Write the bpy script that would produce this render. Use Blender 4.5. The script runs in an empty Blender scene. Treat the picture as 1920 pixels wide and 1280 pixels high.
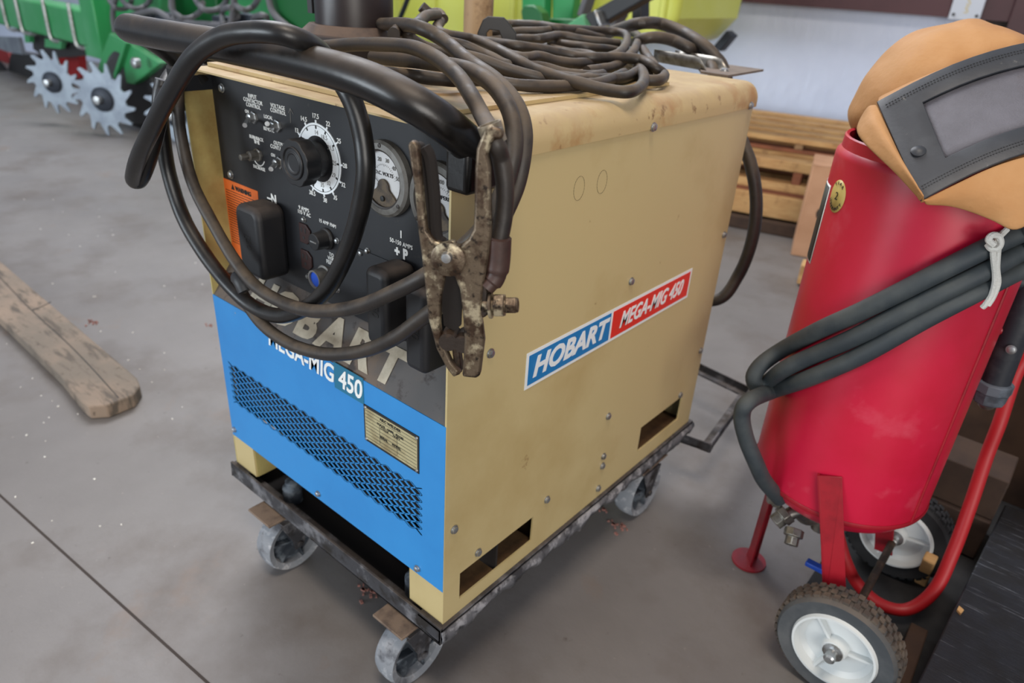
import bpy, bmesh, math, random
from mathutils import Vector, Matrix, noise
random.seed(7)
S = bpy.context.scene
COL = S.collection
PI = math.pi
# ------------------------------------------------------------------ camera (solved from the machine's edges)
RX = Vector((0.7598255, 0.6474619, 0.0588076))
RY = Vector((0.3386114, -0.3169063, -0.8859530))
RZ = Vector((-0.5549843, 0.6930826, -0.4600315))
CAM = Vector((1.08471911, -0.53540378, 1.04681985))
FPX = 1338.33
def ray(px, py): return RX*((px-960)/FPX) + RY*((py-640)/FPX) + RZ
def at_x(px, py, v): d = ray(px, py); return CAM + d*((v-CAM.x)/d.x)
def at_y(px, py, v): d = ray(px, py); return CAM + d*((v-CAM.y)/d.y)
def at_z(px, py, v): d = ray(px, py); return CAM + d*((v-CAM.z)/d.z)
def at_d(px, py, v): return CAM + ray(px, py)*v
def at_p(px, py, P, N): d = ray(px, py); return CAM + d*((P-CAM).dot(N)/d.dot(N))

# ------------------------------------------------------------------ materials
def lin(c):
    return tuple(((v/255)/12.92 if v/255 <= .04045 else ((v/255+.055)/1.055)**2.4) for v in c)+(1,)
MATS = {}
def M(name, col, rough=.5, metal=0, mix=(), bump=None, dust=None, spec=None, emit=None, coat=0):
    """mix: list of (colour, noise scale, lo, hi, detail, stretch); dust: (colour, amount) on upward faces"""
    m = bpy.data.materials.new(name); m.use_nodes = True
    nt = m.node_tree; N = nt.nodes; L = nt.links
    b = N['Principled BSDF']
    tc = N.new('ShaderNodeTexCoord')
    def noise_fac(scale, lo, hi, det=6, st=(1, 1, 1)):
        mp = N.new('ShaderNodeMapping'); mp.inputs['Scale'].default_value = st
        L.new(tc.outputs['Object'], mp.inputs['Vector'])
        n = N.new('ShaderNodeTexNoise'); n.inputs['Scale'].default_value = scale; n.inputs['Detail'].default_value = det
        n.inputs['Roughness'].default_value = .62
        L.new(mp.outputs['Vector'], n.inputs['Vector'])
        r = N.new('ShaderNodeMapRange'); r.inputs['From Min'].default_value = lo; r.inputs['From Max'].default_value = hi
        L.new(n.outputs['Fac'], r.inputs['Value'])
        return r.outputs['Result']
    cur = N.new('ShaderNodeRGB'); cur.outputs[0].default_value = lin(col); out = cur.outputs[0]
    def mixin(out, c, fac):
        mx = N.new('ShaderNodeMix'); mx.data_type = 'RGBA'
        L.new(fac, mx.inputs['Factor']); L.new(out, mx.inputs['A']); mx.inputs['B'].default_value = lin(c)
        return mx.outputs['Result']
    for t in mix:
        c, sc, lo, hi = t[:4]; det = t[4] if len(t) > 4 else 6; st = t[5] if len(t) > 5 else (1, 1, 1)
        out = mixin(out, c, noise_fac(sc, lo, hi, det, st))
    if dust:
        g = N.new('ShaderNodeNewGeometry'); s = N.new('ShaderNodeSeparateXYZ'); L.new(g.outputs['Normal'], s.inputs[0])
        r = N.new('ShaderNodeMapRange'); r.inputs['From Min'].default_value = .0; r.inputs['From Max'].default_value = .9
        r.inputs['To Max'].default_value = dust[1]
        L.new(s.outputs['Z'], r.inputs['Value'])
        mu = N.new('ShaderNodeMath'); mu.operation = 'MULTIPLY'; L.new(r.outputs[0], mu.inputs[0])
        L.new(noise_fac(dust[2] if len(dust) > 2 else 18, .3, .6), mu.inputs[1])
        out = mixin(out, dust[0], mu.outputs[0])
        rr = N.new('ShaderNodeMapRange'); rr.inputs['To Min'].default_value = rough; rr.inputs['To Max'].default_value = .9
        L.new(mu.outputs[0], rr.inputs['Value']); L.new(rr.outputs[0], b.inputs['Roughness'])
    else: b.inputs['Roughness'].default_value = rough
    L.new(out, b.inputs['Base Color']); b.inputs['Metallic'].default_value = metal
    if spec is not None: b.inputs['Specular IOR Level'].default_value = spec
    if coat: b.inputs['Coat Weight'].default_value = coat
    if bump:
        f = noise_fac(bump[0], 0, 1, 5, bump[2] if len(bump) > 2 else (1, 1, 1))
        bp = N.new('ShaderNodeBump'); bp.inputs['Strength'].default_value = bump[1]; bp.inputs['Distance'].default_value = bump[3] if len(bump) > 3 else .002
        L.new(f, bp.inputs['Height']); L.new(bp.outputs[0], b.inputs['Normal'])
    MATS[name] = m
    return m
DUST = (150, 130, 108)
M('tan_paint', (192, 174, 126), .42, mix=[((176, 154, 104), 3, .50, .72), ((120, 80, 40), 26, .70, .76)], bump=(60, .05))
M('tan_cover', (184, 162, 116), .5, mix=[((158, 112, 60), 7, .53, .66), ((104, 68, 34), 30, .62, .70)], dust=((168, 146, 116), .75), bump=(40, .06))
M('tan_inner', (176, 162, 104), .5, mix=[((130, 100, 50), 6, .5, .75)])
M('blue_paint', (48, 138, 206), .38, mix=[((42, 128, 196), 4, .45, .7), ((160, 140, 110), 45, .73, .76)])
M('shelf_paint', (82, 80, 80), .6, mix=[((104, 90, 78), 9, .45, .65), ((54, 48, 46), 40, .56, .66)])
M('panel_black', (22, 24, 29), .55, mix=[((34, 35, 39), 9, .5, .75), ((56, 53, 50), 60, .66, .78)])
M('print_white', (232, 234, 232), .6)
M('print_grey', (120, 120, 118), .7)
M('letter_dirty', (188, 180, 162), .7, mix=[((140, 130, 112), 22, .45, .7)])
M('dial_white', (236, 242, 246), .5)
M('gauge_face', (205, 205, 205), .55, mix=[((150, 148, 145), 20, .5, .8)])
M('gauge_ring', (118, 116, 112), .5, .3, mix=[((70, 66, 60), 30, .45, .7)])
M('gauge_dark', (50, 44, 40), .5)
M('ink', (25, 25, 25), .6)
M('movement', (92, 78, 60), .5, .2, mix=[((52, 44, 38), 60, .45, .6)])
M('knob_black', (24, 25, 28), .38, dust=((80, 76, 74), .35))
M('rubber_black', (18, 19, 23), .5, mix=[((32, 31, 32), 12, .45, .75)], dust=((90, 80, 74), .7))
M('handle_black', (10, 9, 9), .28, mix=[((26, 21, 17), 18, .52, .7), ((110, 82, 54), 38, .69, .73)], dust=((84, 70, 56), .55, 10), bump=(80, .12))
M('cable_dusty', (34, 30, 28), .45, mix=[((58, 50, 43), 14, .4, .7)], dust=((100, 86, 70), .8, 30), bump=(60, .25))
M('cable_black', (14, 14, 15), .34, mix=[((28, 26, 25), 20, .45, .75)], dust=((70, 62, 54), .45, 20), bump=(50, .12))
M('clamp_steel', (104, 90, 74), .42, .6, mix=[((176, 164, 138), 34, .53, .60, 8), ((66, 50, 38), 44, .50, .60, 8), ((40, 32, 26), 110, .56, .66)], bump=(120, .35))
M('clamp_steel_plain', (150, 138, 118), .42, .7, mix=[((100, 84, 66), 30, .45, .65)], bump=(80, .2))
M('rust_dark', (50, 41, 35), .55, .4, mix=[((82, 64, 50), 40, .48, .62)], bump=(120, .3))
M('heatshrink', (64, 44, 38), .5, mix=[((48, 34, 30), 30, .45, .65)], bump=(60, .2))
M('zinc', (175, 178, 180), .35, .85, mix=[((120, 110, 96), 60, .5, .7)])
M('orange_label', (232, 112, 42), .6, mix=[((200, 100, 45), 30, .5, .8)])
M('receptacle_brown', (50, 30, 28), .4)
M('connector_blue', (30, 80, 190), .4)
M('sticker_white', (228, 232, 232), .4)
M('sticker_blue', (22, 118, 180), .4, mix=[((40, 130, 186), 60, .6, .7)])
M('sticker_red', (218, 48, 34), .4, mix=[((206, 60, 44), 60, .6, .7)])
M('plate_cream', (176, 166, 128), .5, mix=[((140, 124, 88), 25, .5, .7)])
M('teal', (24, 108, 140), .5)
M('cart_iron', (58, 58, 62), .7, .2, mix=[((112, 112, 116), 22, .5, .62, 8), ((34, 30, 28), 30, .5, .65)], bump=(90, .5), dust=((92, 82, 74), .6))
M('tar', (88, 88, 92), .8, mix=[((142, 142, 146), 40, .5, .6, 8), ((44, 44, 48), 26, .5, .6)], bump=(60, .8))
M('caster_tread', (128, 132, 138), .75, mix=[((170, 172, 176), 60, .52, .6, 8), ((84, 86, 92), 30, .52, .64)], bump=(100, .5))
M('caster_hub', (52, 58, 66), .6, mix=[((104, 112, 120), 40, .5, .65)])
M('caster_plate', (120, 102, 86), .7, mix=[((84, 70, 60), 30, .45, .65)])
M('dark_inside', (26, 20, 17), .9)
M('brown_inside', (112, 84, 52), .8, mix=[((70, 50, 32), 20, .4, .7)])
M('mast_brown', (34, 27, 28), .36, mix=[((52, 43, 41), 6, .45, .7)], dust=((112, 94, 82), .9))
M('post_tan', (150, 124, 92), .6, mix=[((110, 84, 58), 30, .5, .65), ((60, 44, 34), 60, .66, .72)])
M('galv', (150, 148, 142), .35, .8, mix=[((112, 106, 98), 30, .45, .65)])
M('dusty_plate', (120, 106, 94), .7, .1, mix=[((96, 84, 74), 20, .45, .65)])
M('pot_red', (192, 22, 58), .34, mix=[((174, 14, 38), 4, .42, .7), ((200, 80, 98), 7, .58, .80)], dust=((190, 90, 96), .3))
M('pot_red_plain', (150, 18, 34), .42, mix=[((120, 12, 26), 20, .45, .7)])
M('pot_inner', (50, 10, 16), .6)
M('hose_black', (46, 54, 60), .62, mix=[((64, 70, 72), 18, .42, .7)], dust=((84, 86, 82), .4, 25), bump=(90, .15))
M('hose_red', (160, 18, 26), .5)
M('rope_white', (205, 205, 200), .8, bump=(400, .8))
M('leather', (176, 132, 86), .75, mix=[((160, 110, 60), 5, .42, .7), ((140, 98, 50), 26, .68, .8)], bump=(9, .5, (1, 1, 1), .01))
M('vinyl_black', (38, 41, 47), .5, mix=[((54, 57, 62), 14, .45, .7), ((110, 108, 104), 60, .66, .76)], bump=(200, .12))
M('screen_mesh', (84, 83, 90), .6, .1, mix=[((104, 103, 112), 8, .4, .7), ((80, 70, 68), 5, .55, .75)], bump=(500, .5))
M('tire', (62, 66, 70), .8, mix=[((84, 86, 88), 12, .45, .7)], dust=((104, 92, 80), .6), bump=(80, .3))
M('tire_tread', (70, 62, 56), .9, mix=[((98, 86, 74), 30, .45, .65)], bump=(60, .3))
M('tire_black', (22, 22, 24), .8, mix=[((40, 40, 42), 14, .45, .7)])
M('rim_white', (208, 212, 212), .4, mix=[((176, 160, 130), 14, .62, .78)])
M('gold_sticker', (196, 176, 104), .45)
M('label_black', (30, 32, 34), .5)
M('pvc_black', (34, 38, 46), .5, mix=[((60, 62, 66), 30, .5, .7)])
M('pvc_grey', (92, 100, 110), .6, mix=[((60, 66, 74), 40, .45, .65)])
M('board_black', (22, 25, 32), .5, mix=[((104, 108, 116), 9, .60, .68, 4, (1, 30, 30)), ((14, 15, 18), 20, .4, .6)], bump=(14, .5, (2, 40, 1)))
M('timber', (150, 118, 84), .8, mix=[((112, 82, 54), 5, .4, .7, 6, (1, 8, 8)), ((80, 56, 36), 22, .55, .75)], bump=(30, .4))
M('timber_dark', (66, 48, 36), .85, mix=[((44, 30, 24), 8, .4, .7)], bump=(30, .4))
M('pallet_wood', (196, 156, 104), .8, mix=[((170, 124, 76), 3, .4, .7, 6, (1, 10, 10)), ((130, 92, 58), 16, .55, .75)])
M('pallet_red', (140, 84, 56), .8, mix=[((110, 66, 46), 3, .4, .7, 6, (1, 10, 10))])
M('plank_grey', (116, 106, 95), .85, mix=[((142, 124, 108), 3.5, .42, .64, 8, (1, 1, 1)), ((92, 83, 74), 9, .50, .62, 8, (1, 5, 1)), ((80, 70, 60), 45, .62, .70)], bump=(30, .5, (1, 6, 1)))
M('cardboard', (188, 144, 112), .85, mix=[((170, 126, 94), 6, .4, .7)])
M('wall_white', (208, 217, 240), .4, mix=[((196, 206, 230), 1.5, .4, .7), ((200, 184, 170), 1.1, .60, .85)], bump=(2.2, .5, (2.4, 2.4, .7), .04))
M('steel_maroon', (74, 40, 46), .5, mix=[((58, 30, 36), 2, .4, .7)])
M('steel_dark', (56, 46, 42), .7)
M('plate_white', (190, 196, 208), .4, mix=[((196, 190, 150), 20, .62, .7)])
M('jd_green', (44, 142, 80), .36, mix=[((84, 158, 112), 2, .4, .75)], dust=((116, 160, 120), .5))
M('jd_green_dark', (14, 92, 42), .4)
M('tank_yellow', (206, 212, 92), .4, mix=[((214, 220, 120), 2, .4, .7)])
M('tine_steel', (150, 160, 170), .45, .6, mix=[((118, 126, 138), 8, .4, .7)])
M('hub_dark', (46, 52, 62), .5, .3)
M('black_steel', (34, 34, 36), .5)
M('red_steel', (140, 16, 20), .5)
M('hose_grey', (92, 92, 96), .6)
M('debris_white', (225, 222, 214), .8)
M('debris_pink', (150, 104, 94), .8)

# concrete floor
def floor_mat():
    m = bpy.data.materials.new('concrete'); m.use_nodes = True; nt = m.node_tree; N = nt.nodes; L = nt.links
    b = N['Principled BSDF']; tc = N.new('ShaderNodeTexCoord')
    def nz(scale, lo, hi, det=8, st=(1, 1, 1)):
        mp = N.new('ShaderNodeMapping'); mp.inputs['Scale'].default_value = st; L.new(tc.outputs['Object'], mp.inputs[0])
        n = N.new('ShaderNodeTexNoise'); n.inputs['Scale'].default_value = scale; n.inputs['Detail'].default_value = det; n.inputs['Roughness'].default_value = .65
        L.new(mp.outputs[0], n.inputs['Vector']); r = N.new('ShaderNodeMapRange'); r.inputs['From Min'].default_value = lo; r.inputs['From Max'].default_value = hi
        L.new(n.outputs['Fac'], r.inputs['Value']); return r.outputs[0]
    def mix(a, c, f):
        x = N.new('ShaderNodeMix'); x.data_type = 'RGBA'; L.new(f, x.inputs['Factor'])
        if isinstance(a, tuple): x.inputs['A'].default_value = lin(a)
        else: L.new(a, x.inputs['A'])
        x.inputs['B'].default_value = lin(c); return x.outputs['Result']
    o = mix((108, 104, 102), (126, 122, 120), nz(1.1, .35, .68))
    o = mix(o, (94, 85, 78), nz(2.6, .50, .75))
    o = mix(o, (124, 98, 76), nz(1.9, .60, .80))
    o = mix(o, (76, 68, 63), nz(26, .66, .76))
    o = mix(o, (144, 138, 132), nz(48, .66, .74))
    L.new(o, b.inputs['Base Color'])
    r = N.new('ShaderNodeMapRange'); r.inputs['To Min'].default_value = .42; r.inputs['To Max'].default_value = .62
    L.new(nz(3, .3, .7), r.inputs['Value']); L.new(r.outputs[0], b.inputs['Roughness'])
    bp = N.new('ShaderNodeBump'); bp.inputs['Strength'].default_value = .15; bp.inputs['Distance'].default_value = .003
    L.new(nz(70, 0, 1), bp.inputs['Height']); L.new(bp.outputs[0], b.inputs['Normal'])
    MATS['concrete'] = m
floor_mat()

# ------------------------------------------------------------------ object helpers
ORG = {}
def setp(o, label=None, cat=None, group=None, kind=None):
    if label: o['label'] = label
    if cat: o['category'] = cat
    if group: o['group'] = group
    if kind: o['kind'] = kind
    return o
def thing(name, loc, label, cat, group=None):
    o = bpy.data.objects.new(name, None); COL.objects.link(o); o.location = loc; o.empty_display_size = .05
    ORG[o] = Vector(loc); return setp(o, label, cat, group)
def catmull(pts, n=8):
    P = [Vector(p) for p in pts]
    if len(P) < 3: return P
    P = [P[0]*2-P[1]] + P + [P[-1]*2-P[-2]]; out = []
    for i in range(1, len(P)-2):
        a, b, c, d = P[i-1:i+3]
        for k in range(n):
            t = k/n
            out.append(.5*((2*b)+(c-a)*t+(2*a-5*b+4*c-d)*t*t+(3*b-a-3*c+d)*t**3))
    out.append(P[-2]); return out
class MB:
    def __init__(s): s.v = []; s.f = []
    def add(s, v, f):
        n = len(s.v); s.v += [Vector(p) for p in v]; s.f += [tuple(i+n for i in q) for q in f]; return s
    def box(s, a, b, m=None):
        x0, y0, z0 = a; x1, y1, z1 = b
        v = [Vector(p) for p in ((x0, y0, z0), (x1, y0, z0), (x1, y1, z0), (x0, y1, z0), (x0, y0, z1), (x1, y0, z1), (x1, y1, z1), (x0, y1, z1))]
        if m: v = [m @ p for p in v]
        return s.add(v, [(0, 3, 2, 1), (4, 5, 6, 7), (0, 1, 5, 4), (1, 2, 6, 5), (2, 3, 7, 6), (3, 0, 4, 7)])
    def hexa(s, p):  # 8 corners like box
        return s.add(p, [(0, 3, 2, 1), (4, 5, 6, 7), (0, 1, 5, 4), (1, 2, 6, 5), (2, 3, 7, 6), (3, 0, 4, 7)])
    def tube(s, pts, r, seg=12, smooth=8, cap=True, wob=0):
        P = catmull(pts, smooth) if smooth else [Vector(p) for p in pts]
        Q = [P[0]]
        for p in P[1:]:
            if (p-Q[-1]).length > 1e-5: Q.append(p)
        P = Q; n0 = len(s.v); t0 = (P[1]-P[0]).normalized()
        u = t0.orthogonal().normalized()
        for i, p in enumerate(P):
            t = ((P[min(i+1, len(P)-1)]-P[max(i-1, 0)])).normalized()
            u = (u-t*u.dot(t)).normalized(); w = t.cross(u)
            rr = r[min(int(i*len(r)/len(P)), len(r)-1)] if isinstance(r, (list, tuple)) else r
            if wob: rr *= 1+wob*noise.noise(p*45)
            for k in range(seg):
                a = 2*PI*k/seg; s.v.append(p+(u*math.cos(a)+w*math.sin(a))*rr)
        for i in range(len(P)-1):
            for k in range(seg):
                a = n0+i*seg+k; b = n0+i*seg+(k+1) % seg; s.f.append((a, b, b+seg, a+seg))
        if cap:
            s.f.append(tuple(n0+k for k in reversed(range(seg)))); e = n0+(len(P)-1)*seg; s.f.append(tuple(e+k for k in range(seg)))
        return s
    def cyl(s, a, b, r, seg=20): return s.tube([a, b], r, seg, 0)
    def lathe(s, prof, m=None, seg=32, cap=True):
        """prof: list (r, h) along local z"""
        m = m or Matrix(); n0 = len(s.v); k = len(prof)
        for i in range(seg):
            a = 2*PI*i/seg
            for r, h in prof: s.v.append(m @ Vector((r*math.cos(a), r*math.sin(a), h)))
        for i in range(seg):
            j = (i+1) % seg
            for q in range(k-1): s.f.append((n0+i*k+q, n0+j*k+q, n0+j*k+q+1, n0+i*k+q+1))
        if prof[0] == prof[-1]: cap = False
        if cap and prof[0][0] > 1e-6: s.f.append(tuple(n0+i*k for i in reversed(range(seg))))
        if cap and prof[-1][0] > 1e-6: s.f.append(tuple(n0+i*k+k-1 for i in range(seg)))
        return s
    def prism(s, poly, t0, t1, m=None):
        """poly in local xy, extruded local z t0..t1"""
        m = m or Matrix(); n = len(poly); n0 = len(s.v)
        for t in (t0, t1):
            for x, y in poly: s.v.append(m @ Vector((x, y, t)))
        s.f.append(tuple(n0+i for i in reversed(range(n)))); s.f.append(tuple(n0+n+i for i in range(n)))
        for i in range(n):
            j = (i+1) % n; s.f.append((n0+i, n0+j, n0+n+j, n0+n+i))
        return s
    def poly3(s, pts, nrm, t):
        """outline of 3-D points extruded by nrm*t (behind)"""
        n = len(pts); n0 = len(s.v); nrm = Vector(nrm).normalized()
        for p in pts: s.v.append(Vector(p))
        for p in pts: s.v.append(Vector(p)-nrm*t)
        s.f.append(tuple(n0+i for i in range(n))); s.f.append(tuple(n0+n+i for i in reversed(range(n))))
        for i in range(n):
            j = (i+1) % n; s.f.append((n0+i, n0+n+i, n0+n+j, n0+j))
        return s
    def grid(s, P):
        n0 = len(s.v); h = len(P); w = len(P[0])
        for r in P: s.v += [Vector(p) for p in r]
        for i in range(h-1):
            for j in range(w-1): s.f.append((n0+i*w+j, n0+i*w+j+1, n0+(i+1)*w+j+1, n0+(i+1)*w+j))
        return s
    def build(s, name, mat, parent=None, origin=None, bevel=0, smooth=True, bseg=2, solid=0, sub=0, angle=35, label=None):
        o0 = ORG[parent] if parent is not None else (Vector(origin) if origin is not None else Vector((0, 0, 0)))
        me = bpy.data.meshes.new(name); me.from_pydata([p-o0 for p in s.v], [], s.f)
        bm = bmesh.new(); bm.from_mesh(me); bmesh.ops.remove_doubles(bm, verts=bm.verts, dist=1e-6)
        bmesh.ops.recalc_face_normals(bm, faces=bm.faces); bm.to_mesh(me); bm.free()
        me.materials.append(MATS[mat])
        if smooth:
            me.polygons.foreach_set('use_smooth', [True]*len(me.polygons))
            me.set_sharp_from_angle(angle=math.radians(angle))
        o = bpy.data.objects.new(name, me); COL.objects.link(o)
        if parent is not None: o.parent = parent
        else: o.location = o0
        ORG[o] = o0
        if solid: mo = o.modifiers.new('solid', 'SOLIDIFY'); mo.thickness = solid; mo.offset = 0
        if bevel:
            mo = o.modifiers.new('bevel', 'BEVEL'); mo.width = bevel; mo.segments = bseg; mo.limit_method = 'ANGLE'; mo.angle_limit = math.radians(40)
        if sub: mo = o.modifiers.new('sub', 'SUBSURF'); mo.levels = sub; mo.render_levels = sub
        if label: o['label'] = label
        return o
def frame(o, x, y, z=None):
    x = Vector(x).normalized(); y = Vector(y); y = (y-x*y.dot(x)).normalized(); z = x.cross(y)
    m = Matrix((x, y, z)).transposed().to_4x4(); m.translation = Vector(o); return m
def axis(p, d):
    d = Vector(d).normalized(); x = d.orthogonal().normalized(); y = d.cross(x)
    m = Matrix((x, y, d)).transposed().to_4x4(); m.translation = Vector(p); return m
def text(name, body, size, m, mat, parent, bold=0, shear=0, w=1, depth=.0003, align='CENTER', space=1):
    cu = bpy.data.curves.new(name, 'FONT'); cu.body = body; cu.size = size; cu.align_x = align; cu.align_y = 'CENTER'
    cu.extrude = depth; cu.offset = bold; cu.shear = shear; cu.resolution_u = 3; cu.space_line = .8; cu.space_character = space
    t = bpy.data.objects.new(name, cu); COL.objects.link(t)
    dg = bpy.context.evaluated_depsgraph_get(); me = bpy.data.meshes.new_from_object(t.evaluated_get(dg))
    bpy.data.objects.remove(t)
    o0 = ORG[parent]
    me.transform(Matrix.Translation(-o0) @ m @ Matrix.Diagonal((w, 1, 1, 1)))
    me.materials.clear(); me.materials.append(MATS[mat]); me.name = name
    o = bpy.data.objects.new(name, me); COL.objects.link(o); o.parent = parent; ORG[o] = o0
    return o
X, Y, Z = Vector((1, 0, 0)), Vector((0, 1, 0)), Vector((0, 0, 1))
W, D, ZB, ZT = .56, .766, .18, .897      # cabinet width, depth, bottom, top
REC = .045                                # recess of the control panel

# ================================================================== SETTING
fl = MB().box((-12, -4, -.1), (6, 9, 0)).build('floor', 'concrete', smooth=False); setp(fl, kind='structure')
# saw-cut joint: a thin dark groove filler set 1 mm proud of nothing (a sunken strip modelled as narrow strip on the slab)
ja, jb = at_z(-60, 874, .0006), at_z(470, 1352, .0006)
dj = (jb-ja).normalized(); ja = ja-dj*.5; jb = jb+dj*1.0; sj = Vector((-dj.y, dj.x, 0))*.0022
MATS['joint'] = M('joint', (58, 50, 46), .9)
setp(MB().poly3([ja-sj, jb-sj, jb+sj, ja+sj], Z, .004).build('trim_1', 'joint', smooth=False), kind='structure')
# back wall (angled) with girt and column
WD = Vector((.9696, .2444, 0)).normalized(); WN = Vector((WD.y, -WD.x, 0))   # WN points to camera
WP = Vector((-.03, 2.93, 0)) - WN*1.35
def wallpt(px, py, off=0): return at_p(px, py, WP+WN*off, WN)
mw = frame(WP, WD, Z)
MB().box((-9, 0, -.12), (7, 4.5, 0), mw).build('wall_back', 'wall_white', smooth=False)
bpy.data.objects['wall_back']['kind'] = 'structure'
iw = mw.inverted()
g1 = iw @ wallpt(1382, 1, .1); g2 = iw @ wallpt(1784, 35, .1)
zg = (g1.y+g2.y)/2
# girt : C-channel
gb = MB(); gb.box((-9, zg, 0), (4.2, zg+.012, .1), mw); gb.box((-9, zg, .09), (4.2, zg+.2, .102), mw); gb.box((-9, zg+.19, .02), (4.2, zg+.2, .1), mw)
setp(gb.build('trim_2', 'steel_maroon', smooth=False), kind='structure')
cxp = (iw @ wallpt(1885, 60, .12)).x
cb = MB(); cb.box((cxp, 0, .11), (cxp+.2, 4.4, .125), mw); cb.box((cxp+.09, 0, .0), (cxp+.11, 4.4, .12), mw)
setp(cb.build('trim_3', 'steel_maroon', smooth=False), kind='structure')
# dark flange brace beside the column
cb = MB(); cb.box((cxp-.1, 0, .005), (cxp+.3, 4.4, .03), mw)
setp(cb.build('trim_4', 'steel_dark', smooth=False), kind='structure')
# white metal plate on girt
a_ = iw @ wallpt(1808, 5, .12)
hp = thing('metal_plate', wallpt(1808, 20, .125), 'small white metal plate bolted across the maroon girt on the back wall', 'plate')
m2 = frame(wallpt(1806, 38, .118), WD, Z)
MB().box((-.075, 0, 0), (.075, .26, .006), m2).build('plate_body', 'plate_white', hp, bevel=.004)
for dx in (-.055, .055): MB().lathe([(.008, 0), (.008, .006), (0, .007)], m2 @ Matrix.Translation((dx, .025, .006)), 10).build('bolt', 'black_steel', hp)
for k in range(2): text('marking', 'SOL'[k]+'\n5', .05, m2 @ Matrix.Translation((0, .07+.09*k, .0065)), 'gold_sticker', hp)

# ================================================================== WELDING MACHINE
wm = thing('welding_machine', (W/2, D/2, ZB), 'tan and blue wheeled welding machine with black control panel and side decal', 'welding machine')
# right side sheet with two fork openings
def holed(mb, rects, u0, u1, v0, v1, f):
    us = sorted({u0, u1, *[r[0] for r in rects], *[r[1] for r in rects]}); vs = sorted({v0, v1, *[r[2] for r in rects], *[r[3] for r in rects]})
    for i in range(len(us)-1):
        for j in range(len(vs)-1):
            cu, cv = (us[i]+us[i+1])/2, (vs[j]+vs[j+1])/2
            if any(r[0] < cu < r[1] and r[2] < cv < r[3] for r in rects): continue
            f(mb, us[i], us[i+1], vs[j], vs[j+1])
    return mb
T = .003
def sheet_grid(rects, u0, u1, v0, v1, to3, t):
    """watertight sheet with rectangular holes; to3(u,v,k) maps to 3-D, k in {0,t}"""
    mb = MB(); us = sorted({u0, u1, *[r[0] for r in rects], *[r[1] for r in rects]}); vs = sorted({v0, v1, *[r[2] for r in rects], *[r[3] for r in rects]})
    solid = lambda i, j: 0 <= i < len(us)-1 and 0 <= j < len(vs)-1 and not any(r[0] < (us[i]+us[i+1])/2 < r[1] and r[2] < (vs[j]+vs[j+1])/2 < r[3] for r in rects)
    for i in range(len(us)-1):
        for j in range(len(vs)-1):
            if not solid(i, j): continue
            a, b, c, d = us[i], us[i+1], vs[j], vs[j+1]
            for k in (0, t): mb.add([to3(a, c, k), to3(b, c, k), to3(b, d, k), to3(a, d, k)], [(0, 1, 2, 3)])
            for (di, dj, p, q) in ((-1, 0, (a, c), (a, d)), (1, 0, (b, c), (b, d)), (0, -1, (a, c), (b, c)), (0, 1, (a, d), (b, d))):
                if not solid(i+di, j+dj): mb.add([to3(*p, 0), to3(*q, 0), to3(*q, t), to3(*p, t)], [(0, 1, 2, 3)])
    return mb
side_holes = [(.034, .206, .206, .258), (.540, .706, .214, .272)]
sheet_grid(side_holes, 0, D, ZB, .875, lambda u, v, k: Vector((W-k, u, v)), T).build('side_panel', 'tan_paint', wm, smooth=False)
sheet_grid(side_holes, 0, D, ZB, .875, lambda u, v, k: Vector((k, u, v)), T).build('side_panel', 'tan_inner', wm, smooth=False)
MB().box((T, D-T, ZB), (W-T, D, .88)).build('back_panel', 'tan_paint', wm, smooth=False)
MB().box((T, .125, ZB), (W-T, D-T, ZB+.003)).build('floor_pan', 'brown_inside', wm, smooth=False)
MB().box((.05, .06, ZB+.1), (W-.03, D-.05, ZB+.30)).box((.10, .12, ZB+.30), (W-.1, D-.1, ZB+.5)).build('transformer_core', 'dark_inside', wm, bevel=.01)
# angled ledges seen through fork openings
for a, b, c, d in side_holes:
    MB().box((W-.06, a-.01, c-.012), (W-.004, b+.01, c-.008)).build('fork_ledge', 'brown_inside', wm)
# top cover : rolled edge profile extruded along y
prof = []
zl, R_, xo = .856, .030, W+.003
prof.append((xo, zl)); 
for k in range(9):
    a = k/8*PI/2; prof.append((xo-R_+R_*math.cos(a), ZT-R_+R_*math.sin(a)))
left = [(W-x, z) for x, z in reversed(prof)]
outer = prof+left
inner = [(x + (-.0025 if x > W/2 else .0025), z-.0025 if z > ZT-.02 else z) for x, z in outer]
ys = [-.002, .04, .2, .4, .6, D+.006]
mb = MB(); mb.grid([[Vector((x, y, z)) for x, z in outer] for y in ys]); mb.grid([[Vector((x, y, z)) for x, z in inner] for y in ys])
for y in (ys[0], ys[-1]):
    mb.grid([[Vector((x, y, z)) for x, z in outer], [Vector((x, y, z)) for x, z in inner]])
mb.grid([[Vector((outer[0][0], y, zl)) for y in ys], [Vector((inner[0][0], y, zl)) for y in ys]])
mb.build('top_cover', 'tan_cover', wm, angle=50)
# raised lid sheet with slots
sl = [(x0, x0+.10, y0, y0+.009) for x0 in (.06, .19, .32) for y0 in (.055, .078, .101)]
sheet_grid(sl, .03, .497, .028, .56, lambda u, v, k: Vector((u, v, ZT+.0005+k)), .005).build('lid', 'tan_cover', wm, smooth=False)
for s in sl: pass
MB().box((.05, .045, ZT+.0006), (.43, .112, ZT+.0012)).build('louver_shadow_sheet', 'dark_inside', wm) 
# control panel (recessed)
ZP0, ZP1 = .592, ZT-.003
MB().box((T, REC, ZP0), (W-T, REC+.003, ZP1)).build('control_panel', 'panel_black', wm, smooth=False)
# lower right overlay plate on the panel
p0 = at_y(655, 455, REC); p1 = at_y(735, 480, REC)
MB().box((p0.x, REC-.0015, ZP0), (W-T-.001, REC+.0001, p0.z-.002)).build('lug_plate', 'panel_black', wm)
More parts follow.
